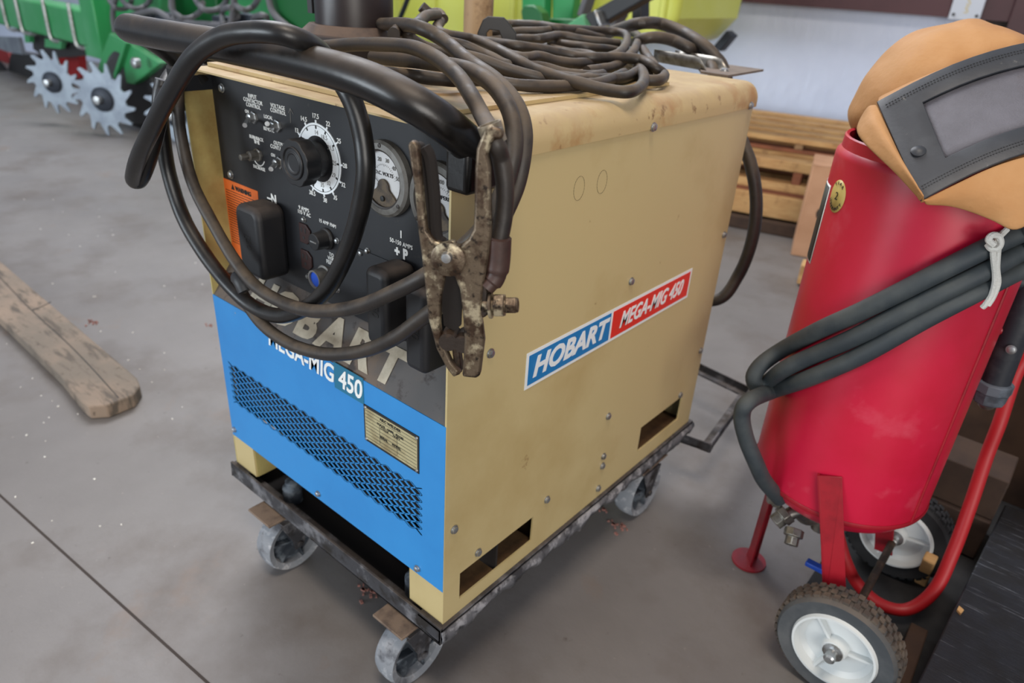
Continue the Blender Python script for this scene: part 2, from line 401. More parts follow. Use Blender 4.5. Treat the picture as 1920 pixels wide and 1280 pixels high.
# sloping shelf
ZS = .531
sn = Vector((0, -(ZP0-ZS), REC)).normalized()
mb = MB().poly3([(T, 0, ZS), (W-T, 0, ZS), (W-T, REC+.002, ZP0+.001), (T, REC+.002, ZP0+.001)], sn, .003).build('sloping_shelf', 'shelf_paint', wm, smooth=False)
# HOBART letters on the slope
su = Vector((0, REC, ZP0-ZS)).normalized()
def on_slope(px, py): return at_p(px, py, Vector((0, 0, ZS)), sn)
pT = on_slope(728, 690); pH = on_slope(497, 548)
for i, ch in enumerate('HOBART'):
    px = pH.x + (pT.x-pH.x)*i/5
    m = frame(Vector((px, 0, ZS))+su*.034+sn*.0006, X, su)
    text('letter', ch, .068, m, 'letter_dirty', wm, bold=.0034, w=1.2)
# blue lower panel with expanded mesh grille
gl, gr = at_y(428, 678, 0).x, at_y(792, 1000, 0).x
gz1 = at_y(790, 914, 0).z; gz0 = at_y(792, 1004, 0).z
ZQ = .245 
print('grille', gl, gr, gz0, gz1)
sheet_grid([(gl, gr, gz0, gz1)], 0.001, W-.001, ZQ, ZS+.001, lambda u, v, k: Vector((u, k-.0005, v)), T).build('lower_panel', 'blue_paint', wm, smooth=False)
nc, nr = 20, 7; pw = (gr-gl)/nc; ph = (gz1-gz0)/nr
mb = MB()
def bar(a, b, t=.00125):
    d = (b-a).normalized(); n = Vector((-d.z, 0, d.x))*t
    p = [a-n, b-n, b+n, a+n]
    mb.hexa([Vector((q.x, .0006, q.z)) for q in p]+[Vector((q.x, -.0004, q.z)) for q in p])
def tri(*p):
    mb.add([Vector((x, y, z)) for y in (-.0004, .0006) for x, z in p], [(0, 1, 2), (5, 4, 3), (0, 3, 4, 1), (1, 4, 5, 2), (2, 5, 3, 0)])
for j in range(2*nr):
    z0 = gz0+j*ph/2; z1 = z0+ph/2
    for i in range(2*nc):
        x0 = gl+i*pw/2; x1 = x0+pw/2; up = (i+j) % 2 == 0
        if up: bar(Vector((x0, 0, z0)), Vector((x1, 0, z1)), .0008)
        else: bar(Vector((x0, 0, z1)), Vector((x1, 0, z0)), .0014)
        if j == 0: tri((x0, z0), (x1, z0), (x1, z1)) if up else tri((x0, z0), (x1, z0), (x0, z1))
        if j == 2*nr-1: tri((x0, z1), (x1, z1), (x0, z0)) if up else tri((x0, z1), (x1, z1), (x1, z0))
        if i == 0: tri((x0, z0), (x1, z1), (x0, z1)) if up else tri((x0, z0), (x1, z0), (x0, z1))
        if i == 2*nc-1: tri((x0, z0), (x1, z0), (x1, z1)) if up else tri((x1, z0), (x1, z1), (x0, z1))
mb.build('grille', 'blue_paint', wm, smooth=False)
MB().box((gl-.02, .02, gz0-.02), (gr+.02, .024, gz1+.02)).build('grille_dark_backing', 'dark_inside', wm)  # dark plate added for the shaded interior behind the grille
# tan corner feet under blue panel, bottom opening
pl = at_y(475, 850, 0).x; pr = at_y(767, 1070, 0).x
for a, b in ((0, pl), (pr, W)):
    MB().box((a+.0006, .0002, ZB), (min(b, W-.0006), .0032, ZQ+.004)).build('corner_foot', 'tan_paint', wm, smooth=False)
    e = b if a == 0 else a
    MB().box((e-.0015, .003, ZB), (e+.0015, .05, ZQ)).build('foot_gusset', 'tan_inner', wm)
MB().box((.004, .120, ZB-.03), (W-.004, .124, ZQ+.06)).build('cavity_dark_backing', 'dark_inside', wm)  # added dark plate so the opening reads as a deep shaded cavity
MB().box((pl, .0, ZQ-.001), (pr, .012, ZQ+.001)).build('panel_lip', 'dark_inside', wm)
# leveling bolt seen at lower left of opening
b0 = at_y(512, 890, -.005); zbolt = .150
MB().lathe([(.018, 0), (.018, .030), (.012, .034), (.012, .044), (0, .048)], axis((b0.x, .03, zbolt), Z), 14).build('anchor_bolt', 'caster_hub', wm)
MB().lathe([(.016, 0), (.016, .040), (.009, .044), (0, .05)], axis((pr-.02, .03, zbolt), Z), 14).build('anchor_bolt', 'caster_hub', wm)
# nameplate
q = [at_y(*p, -.0008) for p in ((684, 822), (786, 889), (786, 818), (683, 757))]
nx0, nx1, nz0, nz1 = (q[0].x+q[3].x)/2, (q[1].x+q[2].x)/2, (q[0].z+q[1].z)/2, (q[2].z+q[3].z)/2
print('nameplate', nx0, nx1, nz0, nz1)
npm = MB().box((nx0, -.0015, nz0), (nx1, -.0006, nz1)).build('nameplate', 'ink', wm)
MB().box((nx0+.003, -.0019, nz0+.004), (nx1-.003, -.0014, nz1-.004)).build('nameplate_face', 'plate_cream', npm)
mb = MB()
for k in range(9):
    z = nz0+.008+(nz1-nz0-.016)*k/8; mb.box((nx0+.004, -.0021, z-.0003), (nx1-.004, -.0018, z+.0003))
for u in (.3, .62): mb.box((nx0+(nx1-nx0)*u, -.0021, nz0+.01), (nx0+(nx1-nx0)*u+.0005, -.0018, nz1-.02))
mb.build('rule_lines', 'ink', npm, smooth=False)
mn = frame(((nx0+nx1)/2, -.0022, nz1-.009), X, Z)
text('print', 'ARC WELDER', .007, mn, 'ink', npm)
text('print', 'VOLTS   AMPS   PHASE\nCYCLE      DUTY', .0055, mn @ Matrix.Translation((0, -.012, 0)), 'ink', npm)
text('print', 'SERIAL      MODEL', .0055, mn @ Matrix.Translation((0, -.03, 0)), 'ink', npm)
for a, b in ((nx0, nz0), (nx1, nz0), (nx0, nz1), (nx1, nz1)):
    MB().lathe([(.0025, 0), (.0018, .0014), (0, .0018)], axis((a+(.004 if a == nx0 else -.004), -.0016, b+(.004 if b == nz0 else -.004)), -Y), 10).build('rivet', 'zinc', npm)
# MEGA-MIG 450 lettering on blue
m0, m1 = at_y(512, 650, 0), at_y(678, 738, 0)
q = [at_y(630, 692, 0), at_y(682, 720, 0), at_y(682, 756, 0)]
MB().box((q[0].x-.004, -.0012, q[2].z-.001), (q[1].x, -.0004, q[2].z+.042)).build('sticker', 'teal', wm)
text('lettering', 'MEGA-MIG 450', .043, frame(((m0.x+m1.x)/2-.004, -.0016, q[2].z+.019), X, Z), 'print_white', wm, bold=.0008, shear=.15, w=.82)
# side decal
sd = sheet_grid([], .154, .637, .5215, .5805, lambda u, v, k: Vector((W+.0002+k, u, v)), .0006).build('side_decal', 'sticker_white', wm, smooth=False)
MB().box((W+.0008, .1595, .5268), (W+.0012, .3665, .5752)).build('blue_field', 'sticker_blue', sd)
MB().box((W+.0008, .3725, .5268), (W+.0012, .6315, .5752)).build('red_field', 'sticker_red', sd)
text('lettering', 'HOBART', .044, frame((W+.0014, .262, .5505), Y, Z), 'sticker_white', sd, bold=.0016, shear=.25, w=1.06)
text('lettering', 'MEGA-MIG 450', .040, frame((W+.0014, .500, .5505), Y, Z), 'sticker_white', sd, bold=.0008, shear=.35, w=.80)
# bolts on the side sheet
bolt_me = None
def bolt(p, d, parent, r=.0055, mat='zinc'):
    m = axis(p, d)
    MB().lathe([(r*1.25, 0), (r*1.25, .0012), (r*.95, .0013), (r*.95, .004), (r*.6, .0048), (0, .005)], m, 6 if 0 else 12).build('bolt', mat, parent)
for px, py in ((1183, 527), (919, 662), (1140, 780), (1131, 855), (1129, 873), (1121, 915), (1025, 936), (851, 992), (896, 1035), (1313, 657), (1357, 440), (1275, 740)):
    bolt(at_x(px, py, W+.0003), X, wm)
for px, py in ((1225, 238), (1407, 198)): bolt(at_x(px, py, W+.0035), X, wm)
for px, py in ((417, 165), (434, 327)): bolt(at_y(px, py, REC-.0003), -Y, wm)
for px, py in ((440, 805), (597, 925), (783, 1065)): bolt(at_y(px, py, -.0008), -Y, wm, .0045)
# rubbed circles on the side paint
for px, py, r in ((1086, 353, .012), (1129, 341, .012)):
    c = at_x(px, py, W+.0003); mb = MB()
    for k in range(24):
        a, b = 2*PI*k/24, 2*PI*(k+.8)/24
        mb.tube([c+Vector((0, r*math.cos(a), r*1.35*math.sin(a))), c+Vector((0, r*math.cos(b), r*1.35*math.sin(b)))], .0002, 4, 0)
    mb.build('scratch_ring', 'rust_dark', wm)

# ---- control panel details
def P(px, py, off=0): return at_y(px, py, REC-off)
def ptext(s, px, py, size, mat='print_white', bold=.0002, w=.9, off=.0006, parent=None):
    return text('print', s, size*.86 if size < .012 else size, frame(P(px, py, off), X, Z), mat, parent or wm, bold=bold if bold > .0003 else .00005, w=w, space=1.08)
ptext('INPUT\nCONTACTOR\nCONTROL', 474, 190, .0095); ptext('ON', 463, 209, .008)
ptext('VOLTAGE\nCONTROL', 521, 205, .0095); ptext('LOCAL', 503, 220, .0085); ptext('REMOTE', 504, 243, .0085)
ptext('BURNBACK\nTIME', 481, 263, .0085); ptext('INCREASE', 486, 315, .0085)
ptext('OUTPUT\nCONTACTOR', 525, 275, .0095); ptext('ON', 512, 291, .008)
ptext('\u2013N', 510, 373, .020, bold=.0007); ptext('9 AMPS\n115 V AC', 570, 396, .0095); ptext('15 AMP FNM', 614, 419, .0085)
ptext('TO\nWIRE\nFEEDER', 622, 486, .0095)
ptext('1', 752, 440, .0135, bold=.0004); ptext('50-150 AMPS', 752, 457, .0095); ptext('+ P', 752, 475, .019, bold=.0009)
# handwritten arrow
a = P(545, 230, .0006); mb = MB().tube([a, P(544, 203, .0006)], .0004, 5, 0); mb.tube([P(544, 203, .0006), P(541, 212, .0006)], .0004, 5, 0); mb.tube([P(544, 203, .0006), P(550, 214, .0006)], .0004, 5, 0)
mb.build('marker_arrow', 'print_grey', wm)
def toggle(px, py, tipx, tipy):
    c = P(px, py); t = MB().lathe([(.009, 0), (.009, .003), (.0065, .0035), (.0065, .010), (.004, .011)], axis(c, -Y), 6).build('toggle_switch', 'zinc', wm)
    tip = at_y(tipx, tipy, REC-.030)
    MB().tube([c-Y*.009, tip], [.0028, .0034, .0045], 10, 4).build('toggle_lever', 'zinc', t)
toggle(477, 220, 459, 235); toggle(521, 236, 501, 232); toggle(526, 305, 508, 317)
# burnback potentiometer
c = P(485, 290); t = MB().lathe([(.010, 0), (.010, .003), (.0075, .004), (.0075, .016), (.0045, .018), (.0045, .03), (0, .031)], axis(c, -Y), 8).build('potentiometer', 'galv', wm)
mb = MB().tube([c+Vector((-.016*math.cos(a), -.0005, -.016*math.sin(a))) for a in [PI*(.25+.05*i) for i in range(13)]], .0008, 5, 0)
mb.build('increase_arc', 'print_white', wm)
MB().tube([c+Vector((-.004, -.0005, .016)), c+Vector((-.006, -.0005, .026))], .0006, 5, 0).build('index_mark', 'print_white', wm); MB().tube([c+Vector((.003, -.0005, .016)), c+Vector((.005, -.0005, .026))], .0006, 5, 0).build('index_mark', 'print_white', wm)
# voltage dial
dc = P(599, 298); RD = .0475
dl = MB().lathe([(.030, 0), (RD, 0), (RD, .0012), (.030, .0012), (.030, 0)], axis(dc+Y*-.0001, -Y), 64).build('voltage_dial', 'dial_white', wm)
MB().lathe([(RD-.0035, .0012), (RD-.0028, .0012), (RD-.0028, .0015), (RD-.0035, .0015), (RD-.0035, .0012)], axis(dc, -Y), 64).build('dial_ring', 'ink', dl)
MB().lathe([(.031, 0), (.031, .0016), (0, .0018)], axis(dc, -Y), 40).build('dial_boss', 'knob_black', dl)
outer_n = ['13', '14.5', '17.5', '22', '25', '28', '32', '35', '38', '38.5']
angs = [-58, -31, -2, 26, 55, 88, 116, 146, 172, 202]
inner_n = ['', '', '14', '18.5', '21.5', '25', '29', '32', '35', '']
for s_, s2, an in zip(outer_n, inner_n, angs):
    a = math.radians(an); d = Vector((math.sin(a), 0, math.cos(a)))
    text('print', s_, .0088, frame(dc+d*(RD+.0085)-Y*.0006, X, Z), 'print_white', dl, bold=.0001)
    if s2: text('print', s2, .0085, frame(dc+d*(RD-.0125)-Y*.0014, X, Z), 'print_grey', dl)
    mb = MB().box((-.0012, -.002, 0), (.0012, .002, .0012), frame(dc+d*(RD+.0018)-Y*.0002, d.cross(-Y), d)); mb.build('tick', 'dial_white', dl)
    mb = MB().box((-.0012, -.002, 0), (.0012, .002, .0008), frame(dc+d*(RD-.0055)-Y*.001, d.cross(-Y), d)); mb.build('tick', 'ink', dl)
# eight-lobed knob
kn = MB(); pts = []
for k in range(64):
    a = 2*PI*k/64; pts.append(((.0315-.0022*abs(math.cos(4*a))**3)*math.cos(a), (.0315-.0022*abs(math.cos(4*a))**3)*math.sin(a)))
mk = frame(dc-Y*.001, X, Z)
kn.prism(pts, .018, .040, mk); kn.lathe([(.024, 0), (.022, .018)], mk, 40); kn.lathe([(.022, .0395), (.022, .0425), (.020, .0425), (.020, .0402), (.015, .0402), (.014, .042), (.012, .0402), (0, .0402)], mk, 40)
kn.build('voltage_knob', 'knob_black', dl, bevel=.0015)
# gauges
def gauge(px, py, title, nums, ndl):
    c = P(px, py); m = frame(c, X, Z)
    g = MB().lathe([(.0475, 0), (.0475, .008), (.044, .011), (.037, .0115), (.0365, .008), (.0365, 0), (.0475, 0)], axis(c, -Y), 56).build('gauge', 'gauge_ring', wm)
    MB().lathe([(.037, .0035), (.037, .0045), (0, .0045)], axis(c, -Y), 56).build('gauge_face', 'gauge_face', g)
    MB().lathe([(.0368, .006), (.0368, .011), (.0345, .010), (.0345, .0046), (.0368, .0046), (.0368, .006)], axis(c, -Y), 56).build('gauge_bezel', 'gauge_dark', g)
    pl_ = []
    for k in range(13): a = PI+PI*k/12; pl_.append((.030*math.cos(a)*.55, -.020+.010*math.sin(a)))
    pl_ = [(-.025, -.0245), (-.021, -.020), (-.012, -.013)]+[(.0105*math.cos(PI-PI*k/10), -.0105+.0105*math.sin(PI-PI*k/10)) for k in range(11)]+[(.012, -.013), (.021, -.020), (.025, -.0245)]+[(.0345*math.cos(-PI*.25-PI*.5*k/10), .0345*math.sin(-PI*.25-PI*.5*k/10)) for k in range(11)]
    MB().prism(pl_, .0048, .0075, m).build('movement_cover', 'movement', g, bevel=.001)
    text('print', title, .0066, m @ Matrix.Translation((0, .006, .005)), 'ink', g)
    for s_, an in nums:
        a = math.radians(an); text('print', s_, .0072, m @ Matrix.Translation((.026*math.sin(a), .026*math.cos(a)-.002, .005)), 'print_grey', g)
    mb = MB()
    for k in range(21):
        a = math.radians(-75+150*k/20); d = Vector((math.sin(a), math.cos(a), 0)); r0 = .0195 if k % 5 == 0 else .0205
        mb.tube([m @ (d*r0+Vector((0, -.004, .005))), m @ (d*.0225+Vector((0, -.004, .005)))], .0002, 4, 0)
    mb.build('scale_ticks', 'print_grey', g)
    a = math.radians(ndl); MB().tube([m @ Vector((0, -.012, .0062)), m @ Vector((.034*math.sin(a), -.012+.034*math.cos(a), .0062))], .0003, 5, 0).build('needle', 'ink', g)
    for an in (0, 130, 230):
        a = math.radians(an); MB().lathe([(.003, 0), (.0025, .0015), (0, .002)], m @ Matrix.Translation((.0415*math.sin(a), .0415*math.cos(a), .0105)), 10).build('gauge_screw', 'gauge_dark', g)
    MB().lathe([(.0035, 0), (.0035, .002), (0, .0028)], m @ Matrix.Translation((0, -.0245, .0075)), 12).build('zero_screw', 'ink', g)
gauge(726, 334, 'D.C. VOLTS', [('0', -78), ('10', -48), ('20', -18), ('30', 14), ('40', 45), ('50', 75)], -55)
gauge(829, 377, 'D.C. AMPERES', [('0', -78), ('200', -35), ('400', 5), ('600', 45)], -60)
# warning label
w0, w1 = P(419, 333), P(484, 362)
q = [P(419, 333), P(483, 358), P(445, 470)]
lab = MB().box((q[0].x, REC-.0006, q[2].z-.03), (q[1].x, REC+.0001, q[0].z)).build('warning_label', 'orange_label', wm)
text('print', '\u25b2 WARNING', .0098, frame(((q[0].x+q[1].x)/2+.002, REC-.0009, q[0].z-.010), X, Z), 'ink', lab, bold=.0004, w=.95)
mb = MB()
random.seed(3)
for k in range(22):
    z = q[0].z-.018-k*.0042; x1 = q[1].x-.004-(random.random()*.02 if k % 4 == 3 else 0)
    x = q[0].x+.004
    while x < x1-.004:
        l = random.uniform(.003, .009); mb.box((x, REC-.0009, z), (min(x+l, x1), REC-.0005, z+.0011)); x += l+.0012
mb.build('fine_print', 'rust_dark', lab, smooth=False)
# outlets, fuse, socket
for px, py in ((574, 438), (577, 487)):
    c = P(px, py); m = frame(c, X, Z)
    oc = [(-.013, -.015), (-.013, .015), (.004, .015), (.013, .008), (.013, -.008), (.004, -.015)]
    rc = MB().prism(oc, 0, .003, m).build('outlet', 'receptacle_brown', wm, bevel=.001)
    MB().box((-.008, .002, .003), (-.005, .009, .0034), m).box((.001, .002, .003), (.004, .009, .0034), m).lathe([(.0025, .003), (.0025, .0034)], m @ Matrix.Translation((-.002, -.006, 0)), 10).build('slot', 'ink', rc)
for px, py in ((571, 411), (579, 517), (633, 451), (634, 543), (678, 474), (690, 470)): bolt(P(px, py), -Y, wm, .0035)
c = P(614, 447); fh = MB().lathe([(.016, 0), (.016, .004), (.0135, .005), (.012, .024), (0, .024)], axis(c, -Y), 28).build('fuse_holder', 'knob_black', wm, bevel=.001)
MB().box((-.007, -.001, .024), (.007, .001, .0246), frame(c, X, Z)).build('fuse_slot', 'zinc', fh)
c = P(612, 517); sk = MB().lathe([(.017, 0), (.017, .004), (.014, .005), (.014, .022), (.0115, .022), (.0115, .0), (.017, 0)], axis(c, -Y), 28).build('feeder_socket', 'gauge_ring', wm)
MB().lathe([(.0115, .015), (.0115, .019), (0, .019)], axis(c, -Y), 24).build('socket_insert', 'connector_blue', sk)
# rubber boots over the output lugs
def boot(x0, x1, z0, z1, y0, mark=True):
    mb = MB(); sec = []
    cx = (x0+x1)/2; hw = (x1-x0)/2; r = hw*.55
    prof = []                                       # front outline rounded at the top
    n = 6
    pts = [(x0, z0), (x1, z0)]
    for k in range(n+1): a = k/n*PI/2; pts.append((x1-r+r*math.cos(a), z1-r+r*math.sin(a)))
    for k in range(n+1): a = PI/2+k/n*PI/2; pts.append((x0+r+r*math.cos(a), z1-r+r*math.sin(a)))
    m = frame((0, 0, 0), X, Z)                      # local z = -Y
    mb.prism(pts, -(REC-.001), -y0, m)
    b = mb.build('lug_boot', 'rubber_black', wm, bevel=.009, bseg=4)
    if mark:
        mm = frame((x0+(x1-x0)*.4, y0-.0004, (z0+z1)/2+.0), Z, -X)
        cu = text('embossed_mark', '[50', .018, frame((cx, y0-.0002, (z0+z1)/2), -Z, X), 'ink', b, bold=.0002)
    return b
def bx(pxl, pyt, pxr, pyb, y): 
    a = at_y(pxl, pyt, y); b = at_y(pxr, pyb, y); return a, b
a = at_y(447, 415, -.005); b = at_y(488, 415, -.005)
zt = at_y(470, 392, -.005).z; zb = at_y(470, 518, -.005).z
boot(at_y(446, 460, -.005).x, at_y(490, 490, -.005).x, zb, zt, -.005)
boot(at_y(683, 560, -.01).x, at_y(722, 600, -.01).x, at_y(705, 650, -.01).z, at_y(705, 508, -.01).z, -.01)
boot(at_y(756, 600, -.02).x, at_y(797, 640, -.02).x, at_y(778, 698, -.02).z, at_y(778, 540, -.02).z, -.02)
# bail handle
yl, zh = -.06, .945
hx0, hx1 = -.022, .585
def arc(p, a, b, n=6): return [p+a*math.cos(t*PI/2/n)+b*math.sin(t*PI/2/n) for t in range(n+1)]
pts = [Vector((-.012, .035, .87)), Vector((-.016, .01, .905)), Vector((-.022, -.03, .938)), Vector((-.012, -.055, .945)), Vector((.02, -.062, .946)), Vector((.14, -.062, .947)), Vector((.28, -.063, .949)), Vector((.42, -.063, .948)), Vector((.50, -.061, .943)), Vector((.548, -.052, .931)), Vector((.572, -.030, .913)), Vector((.580, -.004, .893)), Vector((.581, .025, .872))]
hd = MB().tube(pts, .019, 20, 8).build('handle', 'handle_black', wm)
MB().box((W+.0005, -.012, .838), (W+.034, .05, .898)).build('handle_bracket', 'handle_black', hd, bevel=.006)
MB().box((-.034, -.006, .83), (-.0005, .05, .895)).build('handle_bracket', 'handle_black', hd, bevel=.006)
MB().box((T, .001, .860), (T+.002, REC, ZP1)).build('corner_shadow', 'panel_black', wm)  # black plate painting the shadow of handle and cables in the recess corner

# ================================================================== CART
ct = thing('equipment_cart', (W/2, D/2, 0), 'dark angle iron cart on four casters beneath the welding machine', 'cart')
zt_, zb_ = ZB-.0005, .150
x0, x1, y0, y1 = -.006, W+.006, -.010, D+.012
tt = .005
def rail(a, b): mb.box(a, b)
mb = MB().box((x0, y0, zb_), (x1, y0+tt, zt_+.003)).box((x0, y0, zb_), (x1, y0+.03, zb_+tt))
mb.build('front_rail', 'cart_iron', ct, bevel=.001)
for xa, xb, xi in ((x1-tt, x1, x1-.05), (x0, x0+tt, x0)):
    MB().box((xa, y0, zb_), (xb, y1, zt_-.002)).box((xi, y0, zt_-.006), (xi+.05, y1, zt_)).build('side_rail', 'cart_iron', ct, bevel=.001)
MB().box((x0, y1-tt, zb_), (x1, y1, zt_-.002)).build('rear_rail', 'cart_iron', ct)
MB().box((x0+.006, y0+.006, zb_-.004), (x1-.006, y1-.006, zb_-.0005)).build('deck', 'dark_inside', ct)
# ragged tar / paint skin along the right rail
mb = MB(); n = 70; top = []; bot = []
random.seed(11)
for k in range(n+1):
    y = y0+(y1-y0)*k/n; 
    dz = .012+.016*noise.noise(Vector((y*14, 3, 0)))+.012*noise.noise(Vector((y*60, 1, 0)))
    top.append(Vector((x1+.0015, y, zt_-.004))); bot.append(Vector((x1+.004+.006*noise.noise(Vector((y*30, 7, 0))), y, zt_-.006-dz-.006)))
mid = [a.lerp(b, .5)+X*(.003+.003*noise.noise(a*40)) for a, b in zip(top, bot)]
mb.grid([top, mid, bot]); mb.build('peeling_undercoat', 'tar', ct, solid=.003)
# casters
def caster(x, y, tab=True):
    rw, hw = .063, .021
    c = Vector((x, y, rw))
    fk = MB()
    for s_ in (-1, 1):
        m = frame(c+X*(s_*(hw+.006)), Y, Z)
        fk.prism([(-.010, -.010), (.010, -.010), (.014, .01), (.034, .060), (-.034, .060), (-.012, .01)], -.0018, .0018, m)
    fk.box((x-hw-.008, y-.030, rw+.056), (x+hw+.008, y+.030, rw+.061))
    fk.lathe([(.026, 0), (.026, .018), (.018, .0185)], axis((x, y, rw+.060), Z), 20)
    fk.cyl((x-hw-.012, y, rw), (x+hw+.012, y, rw), .006, 12)
    o = fk.build('caster', 'cart_iron', ct, bevel=.001)
    m = axis(c, X)
    wl = MB().lathe([(rw-.015, -hw*.8), (rw-.004, -hw), (rw-.001, -hw*.6), (rw, 0), (rw-.001, hw*.6), (rw-.004, hw), (rw-.015, hw*.8), (rw-.017, hw*.2), (rw-.017, -hw*.2), (rw-.015, -hw*.8)], m, 44).build('tread', 'caster_tread', o)
    hb = MB().lathe([(rw-.0165, -.004), (rw-.0165, .004), (.012, .004), (.012, hw), (.006, hw), (.006, -hw), (.012, -hw), (.012, -.004), (rw-.0165, -.004)], m, 36)
    for k in range(6):
        a = 2*PI*k/6; mm = m @ Matrix.Rotation(a, 4, 'Z'); hb.box((.011, -.002, -hw*.8), (rw-.016, .002, hw*.8), mm)
    hb.build('hub', 'caster_hub', o)
    MB().box((x-.034, -.040 if y < .1 else y-.055, zb_-.009), (x+.034, y+.045, zb_-.0045)).build('mounting_plate', 'caster_plate', o, bevel=.001)
caster(.130, .020); caster(.480, .010); caster(.535, .625); caster(.125, .64)
# rear tray frame of angle iron
q = [at_z(*p, .125) for p in ((1288, 818), (1330, 842), (1428, 742), (1305, 690))]
print('tray', [tuple(round(c, 3) for c in v) for v in q])
tz0, tz1 = .118, .142
ty1 = (q[1].y+q[2].y)/2
ta, tb = q[1], q[2]
mb = MB()
def angle_bar(a, b, h=.022):
    a = Vector(a); b = Vector(b); d = (b-a).normalized(); n = Vector((-d.y, d.x, 0))
    m = frame(a, d, n); L_ = (b-a).length
    mb.box((-.004, -.002, 0), (L_+.004, .002, h), m); mb.box((-.004, -.002, 0), (L_+.004, h, .004), m)
E1 = Vector((q[1].x, q[1].y, tz0)); E0 = Vector((W-.02, D+.0, tz0)); E2 = Vector((q[2].x-.03, q[2].y, tz0)); E3 = Vector((.02, q[2].y, tz0))
angle_bar(E0, E1); angle_bar(E1, E2); 
angle_bar(at_z(1400, 738, tz0), at_z(1290, 685, tz0))
mb.build('tray_frame', 'cart_iron', ct)

# ================================================================== THINGS ON TOP OF THE MACHINE
# brown mast socket
mc = Vector((.078, .262, ZT))
ms = thing('mast_socket', (mc.x, mc.y, ZT+.006), 'dark brown round mast standing on a dusty stepped base on the machine top', 'mast')
MB().lathe([(.060, .006), (.060, .034), (.088, .036), (.088, .044), (.072, .058)], axis(mc, Z), 8).build('base', 'mast_brown', ms, bevel=.002)
mm_ = MB().lathe([(.062, .055), (.062, .45), (.055, .45)], axis(mc, Z), 40).build('mast', 'mast_brown', ms)
mv = (CAM-mc); lf = Vector((-.9, .25, 0)).normalized()
MB().box((-.006, -.012, 0), (.006, .012, .36), frame(mc+Vector((-.060, -.030, .07)), X, Y)).build('edge_strip', 'black_steel', ms)
# tan post
pc = Vector((.055, .58, ZT+.0001))
pp = thing('steel_post', (pc.x, pc.y, ZT), 'tan painted round steel post rising from the machine top behind the cable coil', 'post')
MB().lathe([(.0285, .005), (.0285, .5), (.025, .5)], axis(pc, Z), 28).build('post', 'post_tan', pp)
MB().box((pc.x-.04, pc.y-.04, ZT), (pc.x+.04, pc.y+.04, ZT+.006)).build('base_plate', 'post_tan', pp)
# black yoke bracket
yk = at_z(930, 92, .925); print('yoke', yk)
vd = Vector((yk.x-CAM.x, yk.y-CAM.y, 0)).normalized(); vr = Vector((vd.y, -vd.x, 0))
def yp(px, py): return at_p(px, py, yk, vd)
outl = [(895, 88), (895, 62), (905, 38), (915, 31), (945, 33), (952, 40), (968, 62), (969, 95), (942, 95), (941, 72), (935, 58), (918, 56), (913, 62), (911, 88)]
outl = [(x, y if y < 80 else y+12) for x, y in outl]
bk = thing('yoke_bracket', (yk.x, yk.y, ZT+.01), 'black octagonal yoke bracket standing among the cable coil beside the tan post', 'bracket')
MB().poly3([yp(*p) for p in outl], -vd, .016).build('yoke', 'black_steel', bk, bevel=.0015)
# folded sheet metal and dusty plate at the back right of the top
pt = thing('steel_plate', (.45, .80, ZT+.001), 'dusty flat steel plate with a pointed corner overhanging the machine rear edge', 'plate')
zpl = ZT+.004
q = [at_z(1300, 112, zpl), at_z(1432, 130, zpl), at_z(1365, 141, zpl), at_z(1315, 134, zpl)]
print('plate', q)
MB().poly3([Vector((v.x, v.y, zpl)) for v in q], Z, .004).build('plate_sheet', 'dusty_plate', pt)
bolt(at_z(1358, 133, zpl), Z, pt, .007)
tr = thing('metal_trough', (.43, .70, ZT+.001), 'small bent galvanized trough lying beside the cable coil near the machine edge', 'bracket')
def zz(px, py, z): return at_z(px, py, z)
f0, f1 = zz(1224, 116, ZT+.002), zz(1322, 134, ZT+.002); g0, g1 = zz(1215, 106, ZT+.012), zz(1315, 120, ZT+.012)
dv = (f1-f0).normalized(); nv = Vector((-dv.y, dv.x, 0)); L_ = (f1-f0).length
rows = []
for yy, hh in ((0, .024), (.001, .010), (.006, .001), (.03, .0005), (.055, .002), (.060, .012), (.061, .022)):
    row = []
    for k in range(9):
        u = k/8; e = 1-max(0, (u-.8)/.2)**2*.75
        row.append(Vector((f0.x, f0.y, ZT+.002))+dv*(L_*u)+nv*yy+Z*(hh*e))
    rows.append(row)
MB().grid(rows).build('trough_sheet', 'galv', tr, solid=.0018)

# ---- cables
CP = Vector((.64, -.085, .80)); cn = (CAM-CP); cn.z = 0; cn.normalize(); cn = (cn+Vector((-.25, 0, 0))).normalized()
def c3(px, py, off=0): return at_p(px, py, CP+cn*off, cn)
def cable(name, pts, r, mat, label, cat='cable', wob=.05, parent=None, group=None):
    v = [p if isinstance(p, Vector) else at_y(p[0], p[1], p[2]) if len(p) == 3 else at_z(p[0], p[1], p[3]) for p in pts]
    o = MB().tube(v, r, 14, 8, wob=wob).build(name, mat, parent, origin=v[0] if parent is None else None)
    if parent is None: setp(o, label, cat, group)
    return o
z_ = lambda px, py, z: at_z(px, py, z)
